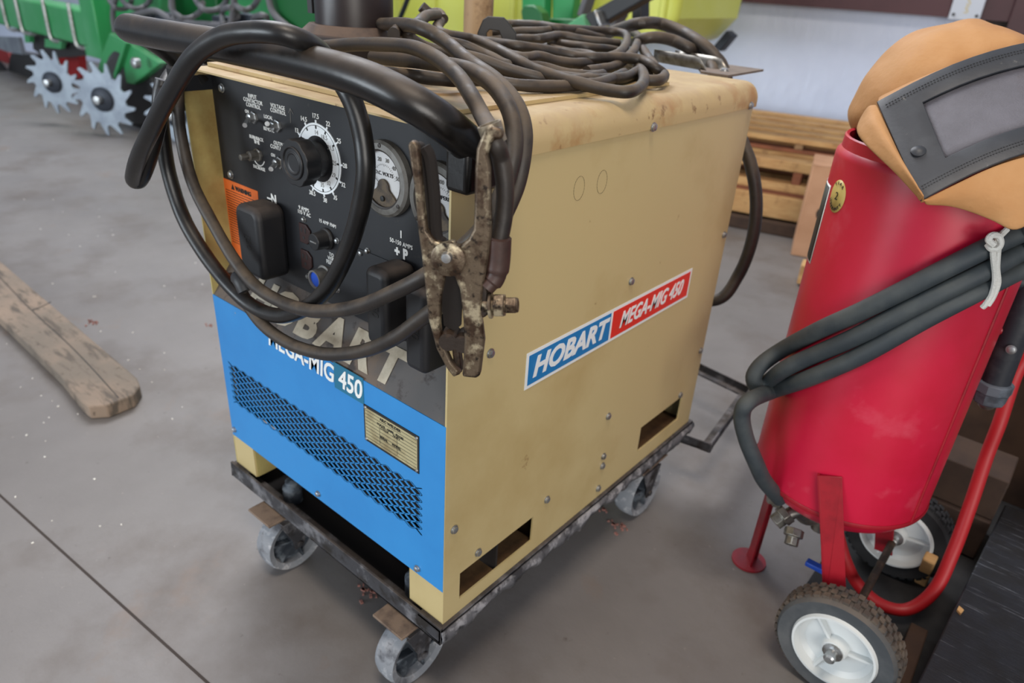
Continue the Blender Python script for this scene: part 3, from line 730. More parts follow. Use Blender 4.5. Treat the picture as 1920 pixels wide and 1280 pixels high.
# coil of dusty cable (one continuous thing made of several visible strands)
coil = thing('cable_coil', (.30, .42, ZT+.006), 'untidy coil of dusty grey welding cable heaped on the machine top', 'cable coil')
rc_ = .0085
T0 = ZT+.006+rc_
strands = [
 [(828, 38, .965), (820, 52, .96), (835, 66, .955), (888, 74, .948), (940, 97, .940), (978, 118, .932), (1010, 133, .925), (1072, 152, .918), (1135, 168, T0), (1180, 172, T0), (1203, 160, T0), (1207, 142, T0+.003), (1195, 125, T0+.004), (1170, 112, T0)],
 [(893, 76, .938), (925, 80, .940), (962, 86, .942), (1010, 92, .938), (1072, 104, .930), (1110, 108, .930), (1160, 108, .930), (1200, 112, .928), (1225, 125, .922), (1245, 140, T0), (1236, 150, T0), (1205, 150, T0)],
 [(930, 93, .928), (975, 108, .932), (1010, 106, .932), (1042, 115, .925), (1085, 119, .922), (1120, 116, .922), (1160, 112, .920)],
 [(915, 52, .942), (958, 45, .948), (1010, 47, .952), (1047, 53, .952), (1085, 55, .948), (1135, 58, .944), (1172, 64, .942), (1174, 82, .935), (1160, 100, .930), (1130, 112, .925)],
 [(920, 76, .928), (967, 73, .934), (1010, 73, .940), (1047, 67, .942), (1085, 73, .938), (1122, 78, .935), (1160, 82, .932)],
 [(925, 63, .934), (975, 59, .942), (1022, 58, .946), (1047, 55, .948), (1090, 62, .942), (1130, 72, .930)],
 [(1035, 80, .928), (1065, 84, .930), (1100, 89, .93), (1147, 94, .925), (1185, 104, .915)],
 [(1180, 60, .935), (1197, 68, .935), (1190, 92, .93), (1178, 106, .925), (1150, 125, .918), (1100, 134, .914)],
 [(1205, 92, .925), (1212, 103, .922), (1228, 128, T0), (1215, 136, T0)],
 [(1040, 142, T0), (1100, 149, T0), (1140, 148, T0), (1170, 146, T0), (1198, 132, T0+.002), (1214, 118, T0+.003)],
 [(738, 64, .962), (748, 56, .965), (762, 62, .962), (772, 75, .955), (800, 90, .945), (850, 100, .94), (900, 112, .935), (950, 130, .925), (1010, 146, .917), (1060, 152, T0), (1110, 148, T0)],
 [(790, 12, .985), (805, 25, .975), (822, 25, .975), (832, 36, .968)],
 [(765, 72, .955), (770, 55, .968), (785, 43, .972), (800, 30, .978), (820, 28, .975)],
 [(832, 78, .95), (870, 86, .945), (910, 103, .935), (960, 125, .925), (1010, 125, .92), (1070, 140, T0), (1120, 142, T0)],
 [(715, 137, .925), (780, 143, .92), (840, 150, .918), (900, 150, .916), (960, 158, .914), (1020, 162, T0), (1080, 160, T0), (1130, 154, T0), (1170, 138, T0)],
 [(900, 118, .925), (960, 140, .918), (1020, 148, T0), (1080, 150, T0), (1130, 140, T0)],
 [(960, 65, .93), (1010, 84, .925), (1060, 98, .92), (1100, 102, .92), (1150, 118, .918)],
]
for st in strands:
    v = [z_(*p) for p in st]
    MB().tube(v, rc_, 12, 8, wob=.10).build('cable_strand', 'cable_dusty', coil)
# heavy supply cable arching over the rear of the machine, then down behind it
cable('supply_cable', [z_(1130, 66, .925), z_(1168, 52, .95), z_(1200, 44, .965), z_(1235, 44, .965), z_(1275, 58, .955), z_(1312, 80, .94), z_(1338, 104, .92), at_y(1358, 135, .90), at_y(1383, 240, .86), at_y(1408, 310, .84), at_y(1418, 380, .84), at_y(1410, 450, .84), at_y(1385, 515, .84), at_y(1345, 562, .82), Vector((.46, .80, .44)), Vector((.42, .772, .44))], .0125, 'cable_dusty', 'thick grey supply cable arching off the machine top and hanging in a loop behind it', wob=.03)
cable('supply_cable', [z_(1190, 80, .925), z_(1205, 73, .94), z_(1232, 70, .945), z_(1262, 76, .94), z_(1290, 89, .93), z_(1318, 104, .915), at_y(1335, 125, .87), at_y(1340, 160, .83)], .0115, 'cable_dusty', 'shorter grey cable curving low behind the trough, under the taller supply cable arch', wob=.03)
# clamp cable
cable('clamp_cable', [at_d(560, 95, 1.03), at_d(590, 90, 1.0), at_d(640, 85, .95), at_d(690, 83, .90), at_d(765, 87, .84), at_d(815, 107, .79), at_d(857, 141, .745), at_d(885, 182, .71), at_d(907, 222, .69), c3(925, 256, -.006), c3(940, 300, -.008), c3(947, 350, -.008), c3(945, 400, -.008), c3(937, 448, -.006)], .0085, 'cable_dusty', 'dusty welding cable running over the handle into the ground clamp', wob=.04)
cable('welding_cable', [at_d(700, 107, .98), at_d(790, 116, .88), at_d(865, 127, .80), at_d(915, 152, .75), at_d(945, 187, .725), at_d(961, 228, .715), at_d(964, 280, .715), at_d(950, 340, .72), at_d(925, 395, .72), at_d(893, 440, .73), at_d(845, 482, .75), at_y(790, 521, -.05), at_y(735, 549, -.055), at_y(680, 572, -.055), at_y(630, 582, -.055), at_y(580, 582, -.05), at_y(530, 567, -.045), at_y(478, 535, -.04), at_y(438, 485, -.035), at_y(400, 420, -.035), at_y(362, 345, -.03), at_y(340, 260, -.025), at_y(333, 190, -.02), at_y(340, 130, .01), at_y(375, 112, .05), at_y(450, 108, .06), at_y(560, 112, .06)], .0090, 'cable_dusty', 'dusty welding cable sagging across the control panel, its lowest bend above the blue panel letters', wob=.04)
# dusty cable, lower arc
cable('welding_cable', [at_y(700, 45, .30), at_y(772, 48, .16), at_d(828, 73, .90), at_d(878, 115, .82), at_d(928, 150, .77), at_d(965, 192, .74), at_d(982, 238, .73), at_d(981, 290, .73), at_d(968, 350, .735), at_d(942, 410, .735), at_d(912, 470, .74), at_d(880, 525, .75), at_y(835, 565, -.035), at_y(790, 597, -.04), at_y(745, 630, -.045), at_y(700, 652, -.045), at_y(650, 663, -.045), at_y(600, 662, -.045), at_y(545, 645, -.042), at_y(500, 615, -.038), at_y(470, 580, -.032), at_y(452, 545, -.026), at_y(430, 520, -.02)], .0090, 'cable_dusty', 'dusty welding cable forming the lowest sagging arc in front of the white lettering', wob=.04)
# black cable hung over the handle, both loops
cable('welding_cable', [at_y(306, 150, -.02), at_y(300, 190, -.028), at_y(306, 260, -.03), at_y(318, 330, -.03), at_y(345, 410, -.03), at_y(385, 478, -.03), at_y(430, 535, -.032), at_y(475, 575, -.03), at_y(525, 592, -.03), at_y(572, 578, -.03), at_y(612, 543, -.03), at_y(640, 495, -.03), at_y(662, 440, -.03), at_y(678, 380, -.03), at_y(686, 320, -.03), at_y(680, 255, -.028), at_y(665, 200, -.03), at_y(645, 160, -.032), at_y(620, 125, -.025), at_y(600, 97, -.04), at_y(570, 78, -.07), at_y(525, 63, -.09), at_y(470, 60, -.10), at_y(415, 70, -.105), at_y(365, 105, -.11), at_y(325, 165, -.11), at_y(290, 230, -.11), at_y(258, 300, -.105), at_y(250, 335, -.095), at_y(262, 338, -.085), at_y(275, 310, -.08), at_y(290, 260, -.07), at_y(302, 205, -.05), at_y(315, 150, .0), at_y(345, 118, .05)], .0112, 'cable_black', 'black welding cable looped over the left end of the handle and hanging down the panel', wob=.03)
# tape tie
tp = at_y(456, 533, -.033)
setp(MB().tube([at_y(448, 520, -.034), at_y(454, 528, -.038), at_y(462, 545, -.038)], .0125, 12, 4).build('cable_tie', 'black_steel', origin=tp), 'black tape tie binding two cables together at the left of the slope', 'cable tie')

# ================================================================== GROUND CLAMP
gc = thing('ground_clamp', c3(865, 700), 'rusty worn steel ground clamp hanging from the handle at the front corner', 'ground clamp')
jawL = [(764, 272), (769, 265), (778, 266), (784, 274), (789, 330), (794, 385), (799, 432), (812, 452), (828, 458), (850, 452), (858, 470), (858, 500), (845, 508), (834, 520), (826, 560), (824, 610), (828, 640), (846, 680), (864, 702), (850, 708), (836, 690), (818, 655), (803, 600), (797, 540), (790, 480), (783, 430), (776, 350)]
MB().poly3([c3(*p, .006) for p in jawL], cn, .010).build('jaw', 'clamp_steel', gc, bevel=.0025)
# folded inner flange of left handle and dark rubber inside
mb = MB().tube([c3(795, 275, -.006), c3(806, 300, -.006), c3(814, 370, -.006), c3(818, 440, -.006), c3(830, 456, -.006)], .006, 8, 6); mb.build('jaw_flange', 'dark_inside', gc)
MB().poly3([c3(*p, -.004) for p in ((778, 268), (790, 272), (797, 330), (806, 400), (822, 448), (800, 440), (788, 380), (782, 320))], cn, .014).build('jaw_flange', 'dark_inside', gc, bevel=.002)
jawR = [(907, 243), (922, 237), (943, 243), (942, 262), (928, 262), (921, 270), (914, 292), (919, 315), (920, 380), (921, 440), (916, 480), (905, 545), (902, 590), (908, 640), (900, 705), (893, 710), (866, 707), (870, 640), (868, 600), (862, 545), (852, 520), (838, 506), (827, 500), (820, 484), (824, 466), (840, 459), (862, 462), (878, 448), (887, 430), (889, 390), (890, 320), (893, 280)]
MB().poly3([c3(*p, .010) for p in jawR], cn, .010).build('jaw', 'clamp_steel', gc, bevel=.0025)
# rolled cuff gripping the cable
m = axis(c3(923, 250, -.004), (c3(930, 268)-c3(919, 236)).normalized())
MB().lathe([(.0092, -.0085), (.0106, -.0085), (.0106, .0085), (.0092, .0085), (.0092, -.0085)], m, 28).build('cable_cuff', 'clamp_steel_plain', gc)
# pivot washer + rivet
MB().lathe([(.0165, 0), (.0165, .004), (.0150, .005), (0, .005)], axis(c3(842, 484, .008), cn), 28).build('pivot_washer', 'clamp_steel', gc)
MB().lathe([(.0055, 0), (.0045, .004), (0, .005)], axis(c3(838, 482, .013), cn), 16).build('pivot_rivet', 'zinc', gc)
# contact shoes between jaws
for px, py in ((845, 632), (872, 636)):
    a = c3(px, py, -.004); MB().cyl(a-cn*.010, a+cn*.012, .0095, 20).build('contact_shoe', 'rust_dark', gc)
MB().poly3([c3(*p, -.002) for p in ((846, 650), (858, 640), (866, 700), (852, 700))], cn, .014).build('contact_shoe', 'rust_dark', gc, bevel=.002)
MB().poly3([c3(*p, -.002) for p in ((833, 515), (860, 520), (866, 560), (864, 610), (852, 620), (832, 610), (828, 560))], cn, .004).build('torsion_spring_plate', 'dark_inside', gc)
# terminal lug and bolt on right jaw
MB().poly3([c3(*p, .008) for p in ((902, 530), (912, 530), (916, 590), (905, 598), (898, 590))], cn, .016).build('terminal_lug', 'rust_dark', gc, bevel=.002)
a = c3(906, 572, .004); sx = (c3(960, 572)-c3(900, 572)).normalized()
tb_ = MB().cyl(a, a+sx*.034, .007, 16); 
tb_.lathe([(.013, 0), (.013, .003)], axis(a+sx*.006, sx), 24); tb_.lathe([(.012, 0), (.012, .010)], axis(a+sx*.011, sx), 6); tb_.lathe([(.0085, 0), (.0085, .010), (.006, .012)], axis(a+sx*.022, sx), 6)
tb_.build('terminal_bolt', 'clamp_steel', gc, bevel=.0008)
MB().tube([c3(936, 446, -.002), c3(934, 490, -.002), c3(928, 520, .0), c3(912, 540, .004)], [.0115, .0115, .010, .008], 14, 6).build('cable_sleeve', 'heatshrink', gc)

# ================================================================== BLAST POT
PC = Vector((.897, .672, 0)); PR = .146
def on_cyl(px, py, r=PR):
    d = ray(px, py); o = CAM-PC; a = d.x**2+d.y**2; b = o.x*d.x+o.y*d.y; c = o.x**2+o.y**2-r*r; q = b*b-a*c
    t = (-b-(math.sqrt(q) if q > 0 else 0))/a; return CAM+d*t
bp_ = thing('sandblaster', (PC.x, PC.y, 0), 'tall red cylindrical sandblasting pot on two wheels and a footed leg', 'sandblaster')
ZR = .862
zseam = on_cyl(1655, 990).z; print('seam z', zseam)
ZS0 = .275
prof = [(.02, ZS0-.075), (.06, ZS0-.068), (.10, ZS0-.050), (.13, ZS0-.026), (PR-.004, ZS0-.006), (PR-.003, ZS0), (PR, ZS0+.004), (PR, ZR-.030), (PR-.001, ZR-.024), (PR-.006, ZR-.018), (PR-.007, ZR-.002), (PR-.009, ZR), (PR-.013, ZR-.002), (PR-.013, ZR-.03), (PR-.008, ZR-.04), (PR-.008, ZR-.20)]
MB().lathe(prof, Matrix.Translation(PC), 96).build('tank_body', 'pot_red', bp_)
MB().lathe([(PR-.009, ZR-.15), (.10, ZR-.20), (0, ZR-.24)], Matrix.Translation(PC), 48).build('tank_funnel', 'pot_inner', bp_)
# vertical weld seam
sp = [on_cyl(*p, PR+.0005) for p in ((1893, 560), (1745, 850))]
angs_ = [math.atan2(p.y-PC.y, p.x-PC.x) for p in sp]; an = sum(angs_)/2; print('seam ang', angs_)
d = Vector((math.cos(an), math.sin(an), 0))
MB().tube([PC+d*PR+Z*(ZS0+.004), PC+d*PR+Z*(ZR-.035)], .0028, 8, 0).build('weld_seam', 'pot_red_plain', bp_)
MB().lathe([(PR+.001, ZS0-.004), (PR+.0022, ZS0), (PR+.001, ZS0+.005), (PR-.004, ZS0)], Matrix.Translation(PC), 96).build('girth_weld', 'pot_red_plain', bp_)
# wheels on a shared axle along y
WR, WH = .099, .030
def wheel(y, sgn):
    c = Vector((1.008, y, WR)); m = axis(c, (0, -1, 0))
    o = MB().lathe([(.066, -WH*.75), (.090, -WH*.85), (WR-.006, -WH*.7), (WR-.004, -WH*.5), (WR-.004, WH*.5), (WR-.006, WH*.7), (.090, WH*.85), (.066, WH*.75), (.064, 0), (.066, -WH*.75)], m, 64).build('wheel', 'tire' if sgn > 0 else 'tire_black', bp_)  # rear wheel gets the blacker tire, shade put into its colour
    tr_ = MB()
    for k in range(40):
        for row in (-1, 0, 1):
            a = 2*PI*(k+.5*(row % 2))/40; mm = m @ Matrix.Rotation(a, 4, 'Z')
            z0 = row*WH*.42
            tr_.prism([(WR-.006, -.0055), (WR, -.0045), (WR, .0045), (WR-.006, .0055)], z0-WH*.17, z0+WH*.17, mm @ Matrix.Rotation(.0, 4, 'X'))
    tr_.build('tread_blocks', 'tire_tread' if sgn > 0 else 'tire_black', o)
    s_ = sgn
    rm = MB().lathe([(.068, WH*.70*1), (.0655, WH*.95), (.062, WH*.95), (.058, WH*.45), (.050, WH*.25), (.022, WH*.30), (.018, WH*.85), (.010, WH*.9), (.010, -WH*.9), (.018, -WH*.85), (.022, -WH*.3), (.058, -WH*.45), (.062, -WH*.95), (.0655, -WH*.95), (.068, -WH*.7)], m, 56, cap=False)
    for k in range(3):
        a = 2*PI*k/3+.45; mm = m @ Matrix.Rotation(a, 4, 'Z')
        rm.box((.014, -.0022, -WH*.75), (.060, .0022, WH*.62), mm)
    rm.build('rim', 'rim_white', o, angle=30)
    MB().lathe([(.016, WH*.9), (.016, WH*.95), (.009, WH*1.0), (.009, WH*1.5), (.006, WH*1.6), (0, WH*1.62)], m, 18).build('hub_nut', 'zinc', o)
    return o
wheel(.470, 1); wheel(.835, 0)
MB().cyl((1.008, .45, WR), (1.008, .85, WR), .007, 14).build('axle', 'rust_dark', bp_)
# legs
def flat_leg(a, b, wdir, w, t, name='leg', mat='pot_red_plain'):
    a, b = Vector(a), Vector(b); d = (b-a).normalized(); u = Vector(wdir); u = (u-d*u.dot(d)).normalized(); n = d.cross(u)
    mb = MB(); L_ = (b-a).length; m = Matrix((d, u, n)).transposed().to_4x4(); m.translation = a
    mb.box((0, -w/2, -t/2), (L_, w/2, t/2), m)
    mb.box((0, -w/2, -.02), (L_, -w/2+.003, t/2), m)
    return mb.build(name, mat, bp_, bevel=.0008)
l0 = on_cyl(1556, 892, PR+.004); print('leg top', l0)
l1 = Vector((.990, .512, WR+.0))
flat_leg(l0, l1, (1, .3, 0), .036, .004)
flat_leg((.945, .80, .30), (1.0, .790, WR-.03), (1, -.2, 0), .034, .004)
ft = Vector((.792, .655, 0)); lt = on_cyl(1442, 905, PR+.004)
flat_leg((.800, .640, .27), (.795, .650, .004), (.6, -.8, 0), .030, .004)
MB().lathe([(.034, 0), (.034, .004), (0, .005)], Matrix.Translation(ft), 32).build('foot', 'pot_red_plain', bp_)
# valve fittings under the pot
vb = Vector((.897, .66, 0))
MB().cyl(vb+Z*.215, vb+Z*.15, .016, 12).build('outlet_nipple', 'galv', bp_)
MB().tube([vb+Z*.18, vb+Vector((-.02, -.03, .18)), Vector((.86, .61, .20)), Vector((.845, .59, .185))], .012, 12, 6).build('outlet_elbow', 'galv', bp_)
MB().lathe([(.019, 0), (.019, .014), (.015, .015), (.015, .03)], axis((.85, .595, .20), (-.4, -.6, -.6)), 6).build('valve_nut', 'galv', bp_, bevel=.001)
MB().lathe([(.017, 0), (.017, .014), (.012, .015), (.012, .03)], axis((.872, .58, .185), (.2, -.7, -.7)), 8).build('valve_nut', 'galv', bp_, bevel=.001)
MB().lathe([(.016, 0), (.016, .012), (.012, .013), (.012, .022)], axis((.83, .60, .215), (-.8, -.5, .1)), 6).build('valve_nut', 'galv', bp_, bevel=.001)
MB().box((.905, .585, .115), (.945, .60, .125)).build('valve_lever', 'connector_blue', bp_, bevel=.002)
# warranty sticker and black label wrapped round the tank
def wrap(cu, cz, w, h, mat, name, off=.0005, elliptic=False, parent=None, n=24):
    mb = MB(); rows = []
    if elliptic:
        c_ = []
        rr = PR+off; mb.v.append(PC+Vector((rr*math.cos(cu), rr*math.sin(cu), cz))); n0 = 0
        for k in range(n): a = 2*PI*k/n; t = cu+w/2*math.cos(a)/PR; mb.v.append(PC+Vector((rr*math.cos(t), rr*math.sin(t), cz+h/2*math.sin(a))))
        for k in range(n): mb.f.append((0, 1+k, 1+(k+1) % n))
    else:
        for j in range(2): rows.append([PC+Vector(((PR+off)*math.cos(cu+w*(k/12-.5)/PR), (PR+off)*math.sin(cu+w*(k/12-.5)/PR), cz+h*(j-.5))) for k in range(13)])
        mb.grid(rows)
    return mb.build(name, mat, parent or bp_, solid=.0004)
def cyl_text(s, size, cu, cz, mat, parent, rot=0):
    d = Vector((math.cos(cu), math.sin(cu), 0)); x = Vector((-math.sin(cu), math.cos(cu), 0))
    xx = x*math.cos(rot)+Z*math.sin(rot); yy = -x*math.sin(rot)+Z*math.cos(rot)
    return text('print', s, size, frame(PC+d*(PR+.0016)+Z*cz, xx, yy), mat, parent)
sc = on_cyl(1570, 368); sa = math.atan2(sc.y-PC.y, sc.x-PC.x); print('sticker', sc, sa)
ws = wrap(sa, sc.z, .040, .048, 'gold_sticker', 'warranty_sticker', elliptic=True)
cyl_text('2', .016, sa, sc.z, 'ink', ws)
for s_, a0, a1, flip in (('YEAR', 125, 55, 0), ('WARRANTY', 210, 330, 1)):
    for k, ch in enumerate(s_):
        a = math.radians(a0+(a1-a0)*k/(len(s_)-1)); rr = .0165
        cyl_text(ch, .0065, sa+rr*math.cos(a)/PR, sc.z+rr*1.15*math.sin(a), 'ink', ws, rot=(a-PI/2) if not flip else (a+PI/2))
lc = on_cyl(1527, 440); la = math.atan2(lc.y-PC.y, lc.x-PC.x)
l_ = wrap(sa-.21-.30, sc.z-.055, .09, .125, 'sticker_white', 'tank_label')
wrap(sa-.21-.30, sc.z-.055, .084, .119, 'label_black', 'label_field', off=.001, parent=l_)
# hoses tied round the pot
HR = .0135
def hz(px, py, e=.0): return on_cyl(px, py, PR+HR+.003+e)
hose = [at_y(2010, 410, .62), at_y(1960, 425, .56), hz(1920, 434), hz(1848, 466), hz(1770, 505), hz(1692, 545), hz(1613, 584), hz(1535, 619), hz(1469, 654), at_d(1428, 683, 1.19), at_d(1413, 708, 1.20), at_d(1424, 728, 1.21), at_d(1445, 712, 1.20), at_d(1469, 693, 1.15), hz(1516, 670), hz(1613, 627), hz(1731, 565), hz(1848, 507), hz(1920, 468), at_y(1960, 452, .57)]
setp(MB().tube(hose, HR, 16, 8).build('blast_hose', 'hose_black', origin=hose[0]), 'black rubber hose doubled back in a tight bend across the red pot', 'hose')
hose2 = [at_y(1980, 478, .58), hz(1920, 502), hz(1828, 549), hz(1731, 600), hz(1613, 667), hz(1516, 709), hz(1450, 732), at_d(1406, 751, 1.14), at_d(1391, 778, 1.15), at_d(1399, 822, 1.17), at_d(1418, 869, 1.19), at_d(1434, 902, 1.22), at_d(1462, 935, 1.26)]
setp(MB().tube(hose2, HR, 16, 8).build('blast_hose', 'hose_black', origin=hose2[0]), 'black rubber hose crossing the red pot lowest and dropping down its left side', 'hose')
# rope tie
def rp(px, py, e=.03): return on_cyl(px, py, PR+HR*2+e)
R2 = .0038
mb = MB()
mb.tube([rp(1888, 430, .0), rp(1878, 440, .004), rp(1868, 452, .006), rp(1862, 470, .008), rp(1866, 520, .006), rp(1860, 550, .004), rp(1848, 570, .002), rp(1842, 576, .0)], R2, 8, 8)
mb.tube([rp(1872, 458, .006), rp(1869, 500, .007), rp(1871, 530, .006), rp(1862, 556, .004), rp(1852, 572, .003)], R2, 8, 8)
mb.tube([rp(1852, 458, .004), rp(1858, 466, .010), rp(1870, 466, .012), rp(1876, 455, .010), rp(1872, 443, .008), rp(1860, 441, .010), rp(1854, 450, .012), rp(1864, 460, .014)], R2*1.1, 8, 8)
setp(mb.build('rope_tie', 'rope_white', origin=rp(1862, 470)), 'short knotted white cord tying the black hoses against the pot', 'rope')
# black pipe with grey union
a, b = at_y(1862, 725, .76), at_y(1935, 530, .76)
pv = MB().cyl(a, b, .022, 24).build('drain_pipe', 'pvc_black', bp_)
d = (b-a).normalized(); MB().lathe([(.018, -.030), (.024, -.026), (.026, -.008), (.028, -.006), (.028, .010), (.024, .012)], axis(a, d), 10).build('union', 'pvc_grey', pv, bevel=.001)
MB().lathe([(.008, -.040), (.012, -.036), (.014, -.028)], axis(a, d), 12).build('nipple', 'galv', pv)
bolt(at_y(1896, 655, .735), -Y, pv, .006)
m_ = a.lerp(b, .55); q_ = Vector((PC.x, PC.y, m_.z)); e_ = (m_-q_).normalized()
MB().tube([q_+e_*(PR-.002), m_-e_*.018], .009, 12, 0).build('pipe_bracket', 'pot_red_plain', bp_)
MB().tube([Vector((PC.x, PC.y, b.z))+e_*(PR-.002), b+Z*.0], .014, 12, 0).build('pipe_elbow', 'pvc_black', bp_)
# red air hose
rh = [Vector((1.58, .80, .123)), Vector((1.48, .86, .13)), Vector((1.42, .92, .24)), Vector((1.36, .94, .42)), at_y(1975, 560, .95), at_y(1940, 640, .92), at_y(1905, 700, .90), at_y(1875, 790, .86), at_y(1850, 855, .84), at_y(1820, 945, .80), at_y(1788, 1032, .77), at_y(1752, 1106, .73), at_y(1702, 1142, .70), at_y(1650, 1132, .68), at_y(1608, 1094, .67), at_y(1585, 1050, .66), at_y(1570, 1000, .66)]
r_o = MB().tube(rh, .0115, 16, 8).build('air_hose', 'hose_red', origin=rh[0]); setp(r_o, 'red rubber air hose curving down behind the front wheel of the pot', 'hose')
# ================================================================== BLASTING HOOD
hood = thing('sandblasting_hood', on_cyl(1735, 380, PR), 'tan cloth sandblasting hood with black window frame draped on the red pot', 'hood')
HC = Vector((.955, .655, .93))
# cloth dome: lumpy ellipsoid
def dome_r(d, base):
    n = noise.noise(d*2.2+Vector((3, 1, 5)))*.05+noise.noise(d*5+Vector((1, 9, 2)))*.022
    crease = -.03*math.exp(-((d.x*.8+d.y*.5+.25)/.07)**2)*max(0, d.z)
    return 1+n+crease
dome = MB(); rows = []
cD = at_d(1775, 222, 1.10); ux, uy, uz = .143, .140, .138
nu, nv_ = 48, 28
for j in range(nv_+1):
    th = PI*j/nv_; row = []
    for i in range(nu+1):
        ph = 2*PI*i/nu; d = Vector((math.sin(th)*math.cos(ph), math.sin(th)*math.sin(ph), math.cos(th)))
        f = dome_r(d, 1); low = 1 if d.z > -.1 else 1-.25*(-.1-d.z)
        row.append(cD+Vector((d.x*ux*f*low, d.y*uy*f*low, d.z*uz*f*(.72 if d.z < 0 else 1))))
    rows.append(row)
dome.grid(rows); dome.build('hood_crown', 'leather', hood, sub=1)
# window frame, corners with individual depths (a gently bowed sheet)
TL, BL_, TR, BR = at_d(1644, 192, .985), at_d(1726, 377, .885), at_d(2010, 66, .95), at_d(2060, 258, .855)
fn = (TR-TL).cross(BL_-TL).normalized()
if fn.dot(CAM-TL) < 0: fn = -fn
def fw(u, v, off=0):
    p = TL.lerp(TR, u).lerp(BL_.lerp(BR, u), v); bow = .012*math.sin(PI*min(1, max(0, u)))
    ed = Vector((0, 0, 0))
    return p+fn*(bow+off)+ (BL_-TL)*(-.05*math.sin(PI*min(1, u*1.0)))*(1-v*.3)
us = [0, .05, .12, .2, .268, .35, .45, .55, .65, .75, .83, .92, 1]; vs = [0, .12, .24, .36, .5, .64, .76, .88, 1]
u0, u1, v0, v1 = .20, .83, .22, .78
def inh(u, v): return u0 < u < u1 and v0 < v < v1
us = sorted({0, .06, .13, u0, .3, .4, .5, .6, .7, u1, .92, 1}); vs = sorted({0, .11, v0, .36, .5, .64, v1, .89, 1})
fm = MB()
for i in range(len(us)-1):
    for j in range(len(vs)-1):
        if inh((us[i]+us[i+1])/2, (vs[j]+vs[j+1])/2): continue
        fm.add([fw(us[i], vs[j]), fw(us[i+1], vs[j]), fw(us[i+1], vs[j+1]), fw(us[i], vs[j+1])], [(0, 1, 2, 3)])
fo = fm.build('window_frame', 'vinyl_black', hood, solid=.004, bevel=.001)
sm = MB().grid([[fw(u0-.01+(u1-u0+.02)*i/12, v0-.01+(v1-v0+.02)*j/6, -.003) for i in range(13)] for j in range(7)]); sm.build('window_screen', 'screen_mesh', hood, solid=.001)
MB().lathe([(.009, 0), (.009, .002), (.005, .005), (0, .0055)], axis(fw(.085, .62, .002), fn), 20).build('snap_button', 'vinyl_black', fo)
for v in (.075, .10, .90, .925):
    stt = MB()
    for k in range(60):
        u = .03+.95*k/60; stt.tube([fw(u, v, .0024), fw(u+.009, v, .0024)], .0005, 4, 0)
    stt.build('stitching', 'ink', fo)
# bib: cloth hanging below the frame, and left gusset
def sheet(name, A, B, n=14, m=8, puff=.01, seed=0):
    """loft between polylines A and B"""
    A = catmull(A, 8); B = catmull(B, 8); rows = []
    pa = lambda L_, u: L_[min(int(u*(len(L_)-1)), len(L_)-2)].lerp(L_[min(int(u*(len(L_)-1)), len(L_)-2)+1], u*(len(L_)-1)-min(int(u*(len(L_)-1)), len(L_)-2))
    for j in range(m+1):
        v = j/m; row = []
        for i in range(n+1):
            u = i/n; p = pa(A, u).lerp(pa(B, u), v)
            p = p+fn*(puff*math.sin(PI*v)*(1+.6*noise.noise(Vector((u*3+seed, v*2, 0)))))
            row.append(p)
        rows.append(row)
    return MB().grid(rows).build(name, 'leather', hood, solid=.003, sub=1)
sheet('hood_bib', [fw(-.005, 1, -.003), fw(.2, 1, -.003), fw(.5, 1, -.003), fw(1, 1, -.003)],
      [at_d(1735, 384, .885), at_d(1790, 388, .885), at_d(1860, 413, .875), at_d(1905, 433, .865), at_d(1960, 400, .86), at_d(2060, 340, .85)], puff=.006, seed=1)
sheet('hood_gusset', [fw(0, .01, -.003), fw(0, .3, -.003), fw(0, .65, -.003), fw(0, 1, -.003)],
      [at_d(1614, 222, 1.02), at_d(1606, 246, .99), at_d(1625, 274, .965), at_d(1680, 326, .92), at_d(1733, 383, .885)], puff=.012, seed=4)
# cloth between dome and frame top
sheet('hood_brow', [fw(0, 0, -.003), fw(.3, 0, -.003), fw(.6, 0, -.003), fw(1, 0, -.003)],
      [at_d(1648, 178, 1.10), at_d(1700, 145, 1.10), at_d(1800, 108, 1.08), at_d(1960, 70, 1.05)], puff=.0, seed=7)

# ================================================================== BLACK BOARD, TIMBERS AT RIGHT
za = .11
e0, e1 = at_z(1885, 945, za), at_z(1718, 1285, za)
dd = (e1-e0).normalized(); nn = Vector((-dd.y, dd.x, 0)); 
if nn.x < 0: nn = -nn
bb = MB().poly3([e0, e1+dd*.35, e1+dd*.35+nn*.6, e0+nn*.6], Z, .10); bo = bb.build('black_crate', 'board_black', origin=(e0+nn*.3-Z*za), bevel=.003)
setp(bo, 'low black painted crate with coarse grain and white scuffs at lower right', 'crate')
setp(MB().poly3([Vector((v.x, v.y, za+.004)) for v in (at_z(1793, 1145, za), at_z(1797, 1138, za), at_z(1806, 1146, za), at_z(1800, 1153, za))], Z, .004).build('wood_chip', 'pallet_wood', origin=at_z(1798, 1146, za)), 'tiny pale wood chip on the edge of the black crate', 'wood chip')
setp(MB().prism([(1.04, .30), (1.9, .30), (1.9, 1.36), (.905, 1.36), (.905, .585), (1.04, .585)], .0005, .0025).build('dark_floor_mat', 'tire_black', origin=(1.3, .8, 0)), 'black mat added to darken the floor under the pot and right of its wheels', 'mat')  # mat added to blacken the shaded floor under and beside the pot
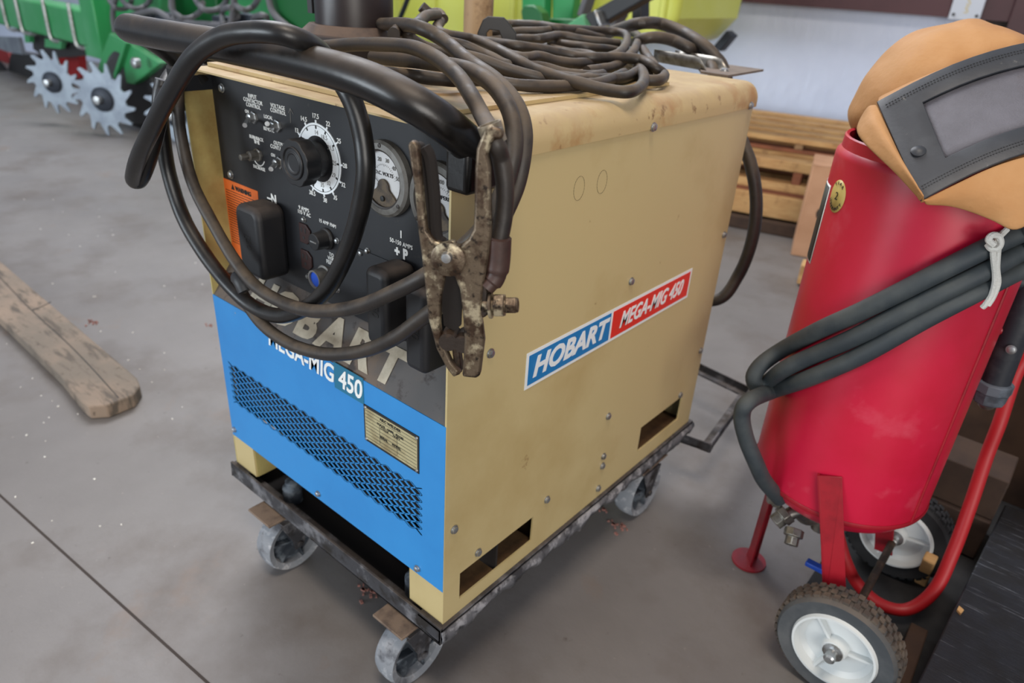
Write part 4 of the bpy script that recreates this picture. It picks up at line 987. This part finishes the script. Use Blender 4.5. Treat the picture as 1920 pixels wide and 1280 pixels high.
# upright timbers at the right edge
tm = at_z(1915, 955, .0)
def beam(name, a, b, w, h, mat, label, cat='timber'):
    a, b = Vector(a), Vector(b); d = (b-a).normalized(); n = d.cross(Z)
    if n.length < .1: n = Vector((1, 0, 0))
    n.normalize(); u = n.cross(d); m = Matrix((d, n, u)).transposed().to_4x4(); m.translation = a
    o = MB().box((0, -w/2, -h/2), ((b-a).length, w/2, h/2), m).build(name, mat, origin=a, bevel=.003)
    return setp(o, label, cat)
beam('timber_block', (1.25, 1.165, .0026), (1.25, 1.165, .40), .09, .12, 'timber', 'weathered upright wooden block at the right edge behind the black crate', 'timber')
beam('timber', (.99, 1.05, .055), (1.145, 1.05, .055), .12, .098, 'timber_dark', 'dark timber added on the floor behind the red pot to darken the gap, lowest of the pair')  # both dark timbers are added to darken the space behind the pot
beam('timber', (1.0, 1.06, .154), (1.145, 1.06, .154), .12, .098, 'timber_dark', 'dark timber added on the lower beam to darken the gap behind the red pot')
beam('timber_stake', at_z(1728, 1088, .005), at_z(1745, 1045, .10), .022, .022, 'pallet_wood', 'pale split wood stake in the dark gap behind the rear wheel', 'timber')
beam('timber_stake', at_z(1685, 1285, .012), at_z(1722, 1180, .012), .03, .02, 'timber_dark', 'dark wood strip on the floor between front wheel and black crate', 'timber')
# dark sheet added behind the pot to deepen the shade there
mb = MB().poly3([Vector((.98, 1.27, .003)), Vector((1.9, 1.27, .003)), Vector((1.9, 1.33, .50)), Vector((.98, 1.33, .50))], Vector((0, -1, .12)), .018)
setp(mb.build('dark_backing_sheet', 'timber_dark', origin=(.98, 1.27, 0)), 'dark brown plywood sheet added upright to darken the gap behind the red pot', 'plywood')

# ================================================================== FLOOR PLANK
pz = .038
A = [at_z(*p, pz) for p in ((-8, 482), (257, 708), (262, 722), (250, 740), (200, 760), (165, 762), (150, 750), (112, 702), (-8, 592))]
d = (A[1]-A[0]).normalized(); ex = d*-.8
A[0] += ex; A[-1] += ex
o = MB().poly3(A, Z, pz-.001).build('wood_plank', 'plank_grey', origin=(A[2].x, A[2].y, 0), bevel=.004); 
wp = setp(o, 'weathered grey plank with rounded end lying on the concrete floor', 'plank')
mb = MB()
c0, c1 = at_z(-5, 515, pz+.0004), at_z(180, 700, pz+.0004)
cr = [c0, at_z(60, 582, pz+.0004), at_z(120, 637, pz+.0004), at_z(165, 682, pz+.0004), at_z(222, 745, pz+.0004)]
mb.tube(cr, .0012, 5, 4)
mb.tube([at_z(60, 582, pz), at_z(78, 575, pz), at_z(95, 566, pz)], .0016, 5, 4)
mb.build('crack', 'ink', wp)

# ================================================================== LITTER
def crumbs(name, spots, mat, label, cat, rad, size, n, zoff=0):
    mb = MB(); random.seed(hash(name) % 100 if 0 else len(name)*7)
    for (px, py) in spots:
        c = at_z(px, py, 0)
        for k in range(n):
            p = c+Vector((random.gauss(0, rad), random.gauss(0, rad), size*.4)); s = size*random.uniform(.5, 1.2)
            m = Matrix.Translation(p) @ Matrix.Rotation(random.random()*3, 4, 'Z')
            mb.box((-s, -s*.6, -size*.4), (s, s*.6, size*.4), m)
    return mb.build(name, mat, origin=at_z(*spots[0], 0), smooth=False)
random.seed(5)
wsp = [(random.gauss(130, 90), random.gauss(690, 130)) for _ in range(60)]
wsp = [(x, y) for x, y in wsp if not (x < 265 and 480+.9*x < y < 610+1.0*x)]+[(random.uniform(50, 380), random.uniform(380, 560)) for _ in range(12)]
setp(crumbs('white_crumbs', wsp, 'debris_white', '', '', .004, .0022, 1), 'scattered white crumbs on the concrete around the plank', 'litter', kind='stuff')
for (px, py), lb in (((172, 604), 'pinkish dry leaf crumbs beside the plank edge'), ((1155, 985), 'pinkish dry leaf crumbs by the rear caster'), ((1125, 955), 'small pink leaf scrap under the cart side rail'), ((686, 1108), 'dull pink leaf crumbs in the shade under the cart front'), ((390, 610), 'small pink leaf scrap left of the blue panel')):
    setp(crumbs('leaf_litter', [(px, py)], 'debris_pink' , '', '', .010 if px not in (1125, 390) else .006, .004, 14 if px not in (1125, 390) else 6), lb, 'litter', kind='stuff')

# ================================================================== PALLETS AND BOX AT THE WALL
FP = Vector((-.03, 2.93, 0))+WN*.0
mp = frame(FP, WD, -WN)     # local x along wall, y away from camera, z up
if (mp.to_3x3() @ Vector((0, 0, 1))).z < 0: mp = frame(FP, WD, -WN)
ip = mp.inverted()
def pal_loc(px, py): 
    v = ip @ at_p(px, py, FP, WN); return v
for nm_, p_ in (('topboard', (1490, 302)), ('lighttop', (1490, 345)), ('wide', (1490, 415)), ('flr', (1470, 430)), ('rightend', (1565, 300))): print(nm_, pal_loc(*p_))
def pallet(z0, x0, x1, y0, label, hs, mats, n=6, dep=1.0):
    # hs: bottom board top, stringer top, deck top ; mats: bottom, stringer, deck
    root = thing('wooden_pallet', mp @ Vector(((x0+x1)/2, y0+dep/2, z0)), label, 'pallet')
    def bx_(a, b, name, mat): MB().box(a, b, mp).build(name, mat, root, bevel=.003)
    for yy in (y0, y0+dep/2-.045, y0+dep-.09): bx_((x0, yy, z0), (x1, yy+.09, z0+hs[0]), 'bottom_board', mats[0])
    for xx in (x0+.02, (x0+x1)/2+.28, x1-.06): bx_((xx, y0+.004, z0+hs[0]), (xx+.04, y0+dep, z0+hs[1]), 'stringer', mats[1])
    for k in range(n):
        yy = y0+k*(dep-.10)/(n-1); bx_((x0, yy, z0+hs[1]), (x1, yy+.10, z0+hs[2]), 'deck_board', mats[2])
    return root
pallet(.0, -1.5, .62, -.02, 'bottom wooden pallet of the stack by the white wall', (.028, .052, .160), ('timber_dark', 'timber_dark', 'pallet_wood'), 5)
pallet(.180, -1.3, .70, .00, 'middle wooden pallet of the stack with reddish boards', (.040, .100, .145), ('pallet_wood', 'pallet_red', 'pallet_wood'))
pallet(.3255, -1.2, .52, .22, 'top wooden pallet of the stack against the white wall', (.018, .045, .070), ('pallet_red', 'timber', 'pallet_wood'), 5, .8)
for yy, hh in ((.01, .0195), (.5, .0195)):
    o_ = MB().box((-1.1, yy, .1602), (.5, yy+.08, .1797), mp).build('wood_spacer', 'pallet_red', origin=mp @ Vector((-.3, yy, .1602)))
    setp(o_, 'reddish batten between the two lower pallets, ' + ('nearer the front edge' if yy < .1 else 'hidden deeper at the middle'), 'batten')
bxp = mp @ Vector((.62, -.45, 0))
v = at_z(1482, 478, .0); print('box corner', v)
cb_ = thing('cardboard_box', v+Vector((.25, .2, 0)), 'brown cardboard box standing before the pallets behind the red pot', 'box')
mc_ = frame(v, Vector((.95, .31, 0)), Vector((-.31, .95, 0)))
hB = 0.40
MB().box((0, 0, .001), (.40, .24, hB), mc_).build('carton', 'cardboard', cb_, bevel=.004)
MB().box((.0, -.001, .001), (.40, .241, .002), mc_ @ Matrix.Translation((0, 0, hB))).build('flap', 'cardboard', cb_)
text('print', 'G2', .09, frame(mc_ @ Vector((.11, -.002, hB*.5)), mc_.to_3x3() @ X, Z), 'ink', cb_)
beam('wood_offcut', at_z(1500, 508, .05)-WD*.0, at_z(1500, 508, .05)+WD*.35, .08, .08, 'pallet_wood', 'short sawn wood offcut on the floor below the cardboard box', 'timber')
beam('dark_timber', mp @ Vector((-1.2, -.10, .03)), mp @ Vector((.08, -.10, .03)), .05, .055, 'timber_dark', 'dark timber lying along the foot of the pallet stack', 'timber')

# ================================================================== PLANTER (far left and behind)
pn = thing('row_planter', (-2.5, 2.2, 0), 'green farm row planter with yellow seed tanks parked behind the machine', 'planter')
YT = 1.62
def py_(px, py, y=YT): return at_y(px, py, y)
# main toolbar
a, b = py_(-20, 40), py_(186, 92); zt0 = (a.z+b.z)/2
c = py_(100, 8); d_ = py_(100, 72)
print('toolbar', a, b, c, d_)
MB().box((-9, YT, d_.z), (b.x, YT+.18, c.z)).build('toolbar', 'jd_green', pn, bevel=.02)
def ubolt(px, w=.018):
    top = py_(px, -30 if px < 60 else 8); xb = py_(px+8, 60).x
    mb = MB().tube([(xb, YT-.012, c.z+.03), (xb, YT-.014, (c.z+d_.z)/2), (xb, YT-.014, d_.z+.03), (xb+.01, YT-.005, d_.z-.012), (xb+.05, YT+.05, d_.z-.02), (xb+.05, YT+.19, d_.z-.02)], .013, 8, 5)
    mb.build('u_bolt', 'zinc', pn)
for px in (12, 38, 88, 134): ubolt(px)
MB().box((py_(165, 50).x, YT-.03, d_.z-.05), (py_(190, 50).x, YT+.2, c.z+.1)).build('end_plate', 'jd_green', pn, bevel=.008)
# hanging brackets
for pxs, m_ in (((45, 62, 55, 62, 56, 80, 47, 80), 'jd_green'), ((84, 72, 116, 78, 114, 92, 84, 88), 'jd_green'), ((158, 84, 172, 88, 172, 106, 162, 104), 'jd_green')):
    q = [py_(pxs[i], pxs[i+1], YT+.02) for i in range(0, 8, 2)]; MB().poly3(q, -Y, .03).build('bracket', m_, pn)
MB().poly3([py_(*p, YT+.08) for p in ((60, 66), (158, 84), (160, 104), (88, 110), (62, 92))], -Y, .06).build('opener_frame', 'black_steel', pn)
MB().poly3([py_(*p, YT+.25) for p in ((70, 105), (146, 105), (150, 145), (110, 160), (80, 150))], -Y, .06).build('red_shield', 'red_steel', pn)
MB().poly3([py_(*p, YT+.25) for p in ((-10, 88), (12, 92), (30, 140), (-10, 150))], -Y, .06).build('red_shield', 'red_steel', pn)
MB().poly3([py_(*p, YT+.05) for p in ((-10, 68), (34, 70), (42, 102), (15, 98), (-10, 88))], -Y, .03).build('guard_plate', 'tine_steel', pn)
MB().poly3([py_(*p, YT+.1) for p in ((20, 100), (62, 104), (70, 185), (35, 190), (10, 160))], -Y, .08).build('row_unit_housing', 'black_steel', pn)
# slanted arm carrying the tined wheel
MB().poly3([py_(*p, YT-.12) for p in ((205, 62), (236, 78), (300, 118), (250, 158), (214, 152), (180, 140), (186, 118))], -Y, .05).build('cleaner_arm', 'jd_green', pn, bevel=.006)
MB().poly3([py_(*p, YT-.15) for p in ((232, 80), (236, 82), (214, 152), (209, 150))], -Y, .03).build('arm_rib', 'jd_green', pn)
cc = py_(260, 118, YT-.18); MB().lathe([(.03, 0), (.03, .03), (.018, .04)], axis(cc, -Y), 12).build('arm_bolt', 'zinc', pn)
def tined(px, py, y, R_=.215):
    c = py_(px, py, y); n = Vector((.45, -.85, .05)).normalized(); xx = n.cross(Z).normalized(); m = frame(c, -xx, Z)
    N_ = 13; pts = []
    for k in range(N_):
        a0 = 2*PI*k/N_; pts += [(R_*.70*math.cos(a0), R_*.70*math.sin(a0)), (R_*.98*math.cos(a0+.26), R_*.98*math.sin(a0+.26)), (R_*1.0*math.cos(a0+.34), R_*1.0*math.sin(a0+.34)), (R_*.74*math.cos(a0+.33), R_*.74*math.sin(a0+.33))]
    w_ = MB().prism(pts, -.005, .005, m).build('tined_wheel', 'tine_steel', pn)
    MB().lathe([(R_*.33, 0), (R_*.33, .015), (R_*.2, .03)], m @ Matrix.Translation((0, 0, .004)), 24).build('wheel_hub', 'hub_dark', w_)
    MB().lathe([(R_*.12, 0), (R_*.11, .06), (0, .065)], m @ Matrix.Translation((0, 0, .004)), 16).build('hub_cap', 'zinc', w_)
tined(100, 154, YT-.40, .19); tined(194, 186, YT-.30)
tined(330, 215, YT-.05)
def disc_(px, py, y, R_, mat, name, th=.06, n=(.3, -.95, 0)):
    c = py_(px, py, y); MB().lathe([(R_*.2, 0), (R_*.85, .0), (R_, th*.3), (R_, th*.7), (R_*.85, th), (R_*.2, th)], axis(c, n), 36).build(name, mat, pn)
disc_(-18, 150, YT+.0, .24, 'tire_black', 'gauge_wheel', .12, (.6, -.8, 0))
disc_(268, 165, YT-.02, .24, 'black_steel', 'gauge_wheel', .1, (.3, -.95, 0))
# green body panels behind
for pts_, yy, mt in (((( 190, -60), (300, -60), (300, 45), (235, 60), (205, 40)), YT+.1, 'jd_green'),
                     (((300, -60), (400, -60), (410, 60), (300, 60)), YT+.25, 'jd_green_dark'),
                     (((330, -20), (460, -60), (560, -60), (560, 60), (330, 70)), YT+.3, 'jd_green'),
                     (((500, -60), (640, -60), (640, 90), (515, 90)), YT-.05, 'jd_green_dark'),
                     (((240, 60), (335, 60), (335, 160), (300, 230), (290, 120)), YT+.3, 'black_steel')):
    MB().poly3([py_(*p, yy) for p in pts_], -Y, .08).build('frame_panel', mt, pn, bevel=.01)
# hoses
random.seed(21)
for (cx, cy, rr) in ((395, -12, 32), (460, -5, 24), (490, 42, 14), (255, -10, 26), (430, 30, 16), (350, 5, 30), (225, -5, 22)):
    n = 14; v = [py_(cx+rr*math.cos(2*PI*k/n)+random.uniform(-3, 3), cy+rr*math.sin(2*PI*k/n), YT-.05+.05*math.sin(k)) for k in range(n)]
    MB().tube(v, .014, 8, 5).build('hydraulic_hose', 'hose_grey', pn)
for pts_ in (((320, -40), (323, 10), (330, 45)), ((440, -40), (438, 10), (432, 50)), ((225, -30), (212, 20), (215, 60)), ((500, -40), (510, 20), (545, 55)), ((245, 30), (290, 20), (330, 40), (420, 48))):
    MB().tube([py_(*p, YT-.08) for p in pts_], .016, 8, 6).build('hydraulic_hose', 'hose_grey', pn)
# small parts behind the handle
for (x_, y_) in ((270, 28), (300, 34), (410, 42), (455, 38)):
    c_ = py_(x_, y_, YT-.02); MB().box((c_.x-.07, c_.y, c_.z-.03), (c_.x+.07, c_.y+.08, c_.z+.03)).build('valve_block', 'hub_dark', pn, bevel=.008)
# seed tanks (yellow, ribbed) with real depth
def tank(px0, px1, yb0, yb1, y, name='seed_tank', ribs=5, chamfer=True):
    A_ = at_y(px0, yb0, y); B_ = at_y(px1, yb1, y); zb = (at_y((px0+px1)/2, (yb0+yb1)/2, y)).z; x0_, x1_ = A_.x, (at_y(px1, yb1, y+.7).x-.05 if px1 > 1100 else B_.x)
    ch = .10
    pts_ = [(x0_+ch*.3, zb), (x1_-ch, zb), (x1_, zb+ch*1.2), (x1_+.04, zb+.9), (x0_, zb+.9), (x0_, zb+ch*.5)]
    o = MB().prism(pts_, -(y+.7), -y, frame((0, 0, 0), X, Z)).build(name, 'tank_yellow', pn, bevel=.04, bseg=4)
    mb = MB()
    for k in range(ribs):
        xx = x0_+(x1_-x0_)*(k+.5)/ribs; mb.box((xx-.018, y-.02, zb+.06), (xx+.018, y+.01, zb+.85))
    mb.build('tank_rib', 'tank_yellow', o, bevel=.01)
    return o
tank(722, 1000, 92, 92, 2.7, ribs=4); tank(1005, 1398, 92, 68, 2.72, ribs=6)
# green uprights and bar in front of tanks
for pts_, mt, yy in ((((978, -40), (1022, -40), (1020, 45), (978, 30)), 'jd_green', 2.4), (((1035, -40), (1080, -40), (1072, 36), (1035, 36)), 'jd_green', 2.45),
                 (((976, 20), (982, 10), (1000, 10), (1014, 24), (1020, 50), (980, 50)), 'jd_green_dark', 2.2), (((1020, 34), (1080, 36), (1075, 52), (1020, 50)), 'jd_green_dark', 2.3),
                 (((1060, 48), (1092, 26), (1102, 56), (1058, 60)), 'jd_green', 2.1)):
    MB().poly3([at_y(*p, yy) for p in pts_], -Y, .06).build('frame_upright', mt, pn, bevel=.006)
def flatbar(p0, p1, hw_, y, mat, name):
    a, b = Vector((p0[0], p0[1])), Vector((p1[0], p1[1])); d = (b-a).normalized(); n = Vector((-d.y, d.x))*hw_
    MB().poly3([at_y(*(q), y) for q in (a-n, b-n, b+n, a+n)], -Y, .07).build(name, mat, pn, bevel=.006)
flatbar((1103, 42), (1250, -42), 15, 2.0, 'black_steel', 'marker_arm')
flatbar((1114, 20), (1125, 50), 3, 1.96, 'zinc', 'clamp_band')
flatbar((1193, -20), (1193, 45), 9, 2.2, 'black_steel', 'support_tube')
flatbar((1085, 30), (1108, -40), 5, 2.3, 'hose_grey', 'support_tube')
flatbar((1140, 58), (1160, 25), 4, 2.2, 'hose_grey', 'support_tube')
MB().tube([at_y(*p, 2.1) for p in ((775, -30), (758, 15), (745, 45))], .012, 8, 6).build('hydraulic_hose', 'hub_dark', pn)
MB().tube([at_y(*p, 2.1) for p in ((725, 45), (745, 52), (770, 50))], .03, 8, 6).build('hydraulic_hose', 'jd_green_dark', pn)
flatbar((1368, 62), (1343, 92), 8, 3.30, 'hub_dark', 'tank_foot')
# support wheel so that the planter stands on the floor
MB().lathe([(.12, 0), (.30, 0), (.36, .03), (.36, .19), (.30, .22), (.12, .22)], axis((-2.2, 2.9, .36), Y), 40).build('transport_wheel', 'tire_black', pn)

GROUPS = {'welding_cable': 'welding cables draped over the machine', 'supply_cable': 'grey supply cables at the rear of the machine top', 'blast_hose': 'black hoses tied round the red pot',
          'wooden_pallet': 'stacked wooden pallets by the wall', 'timber': 'dark timbers added to darken the gap behind the red pot', 'leaf_litter': 'dry leaf scraps on the floor', 'timber_stake': 'wood scraps beside the pot wheels', 'wood_spacer': 'reddish battens between pallets'}
for o in list(bpy.data.objects):
    k = o.name.split('.')[0]
    if o.parent is None and k in GROUPS and 'label' in o: o['group'] = GROUPS[k]
# ================================================================== CAMERA, LIGHT, WORLD
cd = bpy.data.cameras.new('camera'); co = bpy.data.objects.new('camera', cd); COL.objects.link(co)
cd.sensor_width = 36; cd.sensor_fit = 'HORIZONTAL'; cd.lens = FPX/1920*36; cd.clip_start = .02
mc4 = Matrix((RX, -RY, -RZ)).transposed().to_4x4(); mc4.translation = CAM; co.matrix_world = mc4
cd.dof.use_dof = True; cd.dof.focus_distance = .84; cd.dof.aperture_fstop = 5.0
S.camera = co
def area(name, loc, target, sx, sy, power, col):
    l = bpy.data.lights.new(name, 'AREA'); l.shape = 'RECTANGLE'; l.size = sx; l.size_y = sy; l.energy = power; l.color = col
    o = bpy.data.objects.new(name, l); COL.objects.link(o); o.location = loc
    o.rotation_euler = (Vector(target)-Vector(loc)).to_track_quat('-Z', 'Y').to_euler(); return o
area('door_daylight', (-3.5, -7.5, 1.35), (.2, .6, .55), 5, 2.3, 380, (.84, .93, 1))
area('roof_skylight', (-3.6, 3.2, 5.2), (-2.2, 3.6, 0), 4.5, 2.2, 480, (.98, .98, 1))
area('side_fill', (5.2, -3.8, 1.9), (.6, .4, .5), 3, 2.6, 190, (1, .96, .90))  # added fill light that brightens the machine's right side
area('shop_lamp', (1.3, -.7, 4.3), (.9, .3, 0), 1.4, .8, 85, (1, .86, .72))
w = bpy.data.worlds.new('world'); S.world = w; w.use_nodes = True
bg = w.node_tree.nodes['Background']; bg.inputs[0].default_value = (.74, .82, .96, 1); bg.inputs[1].default_value = .38
S.view_settings.view_transform = 'Standard'; S.view_settings.look = 'None'; S.view_settings.exposure = .1; S.view_settings.gamma = 1
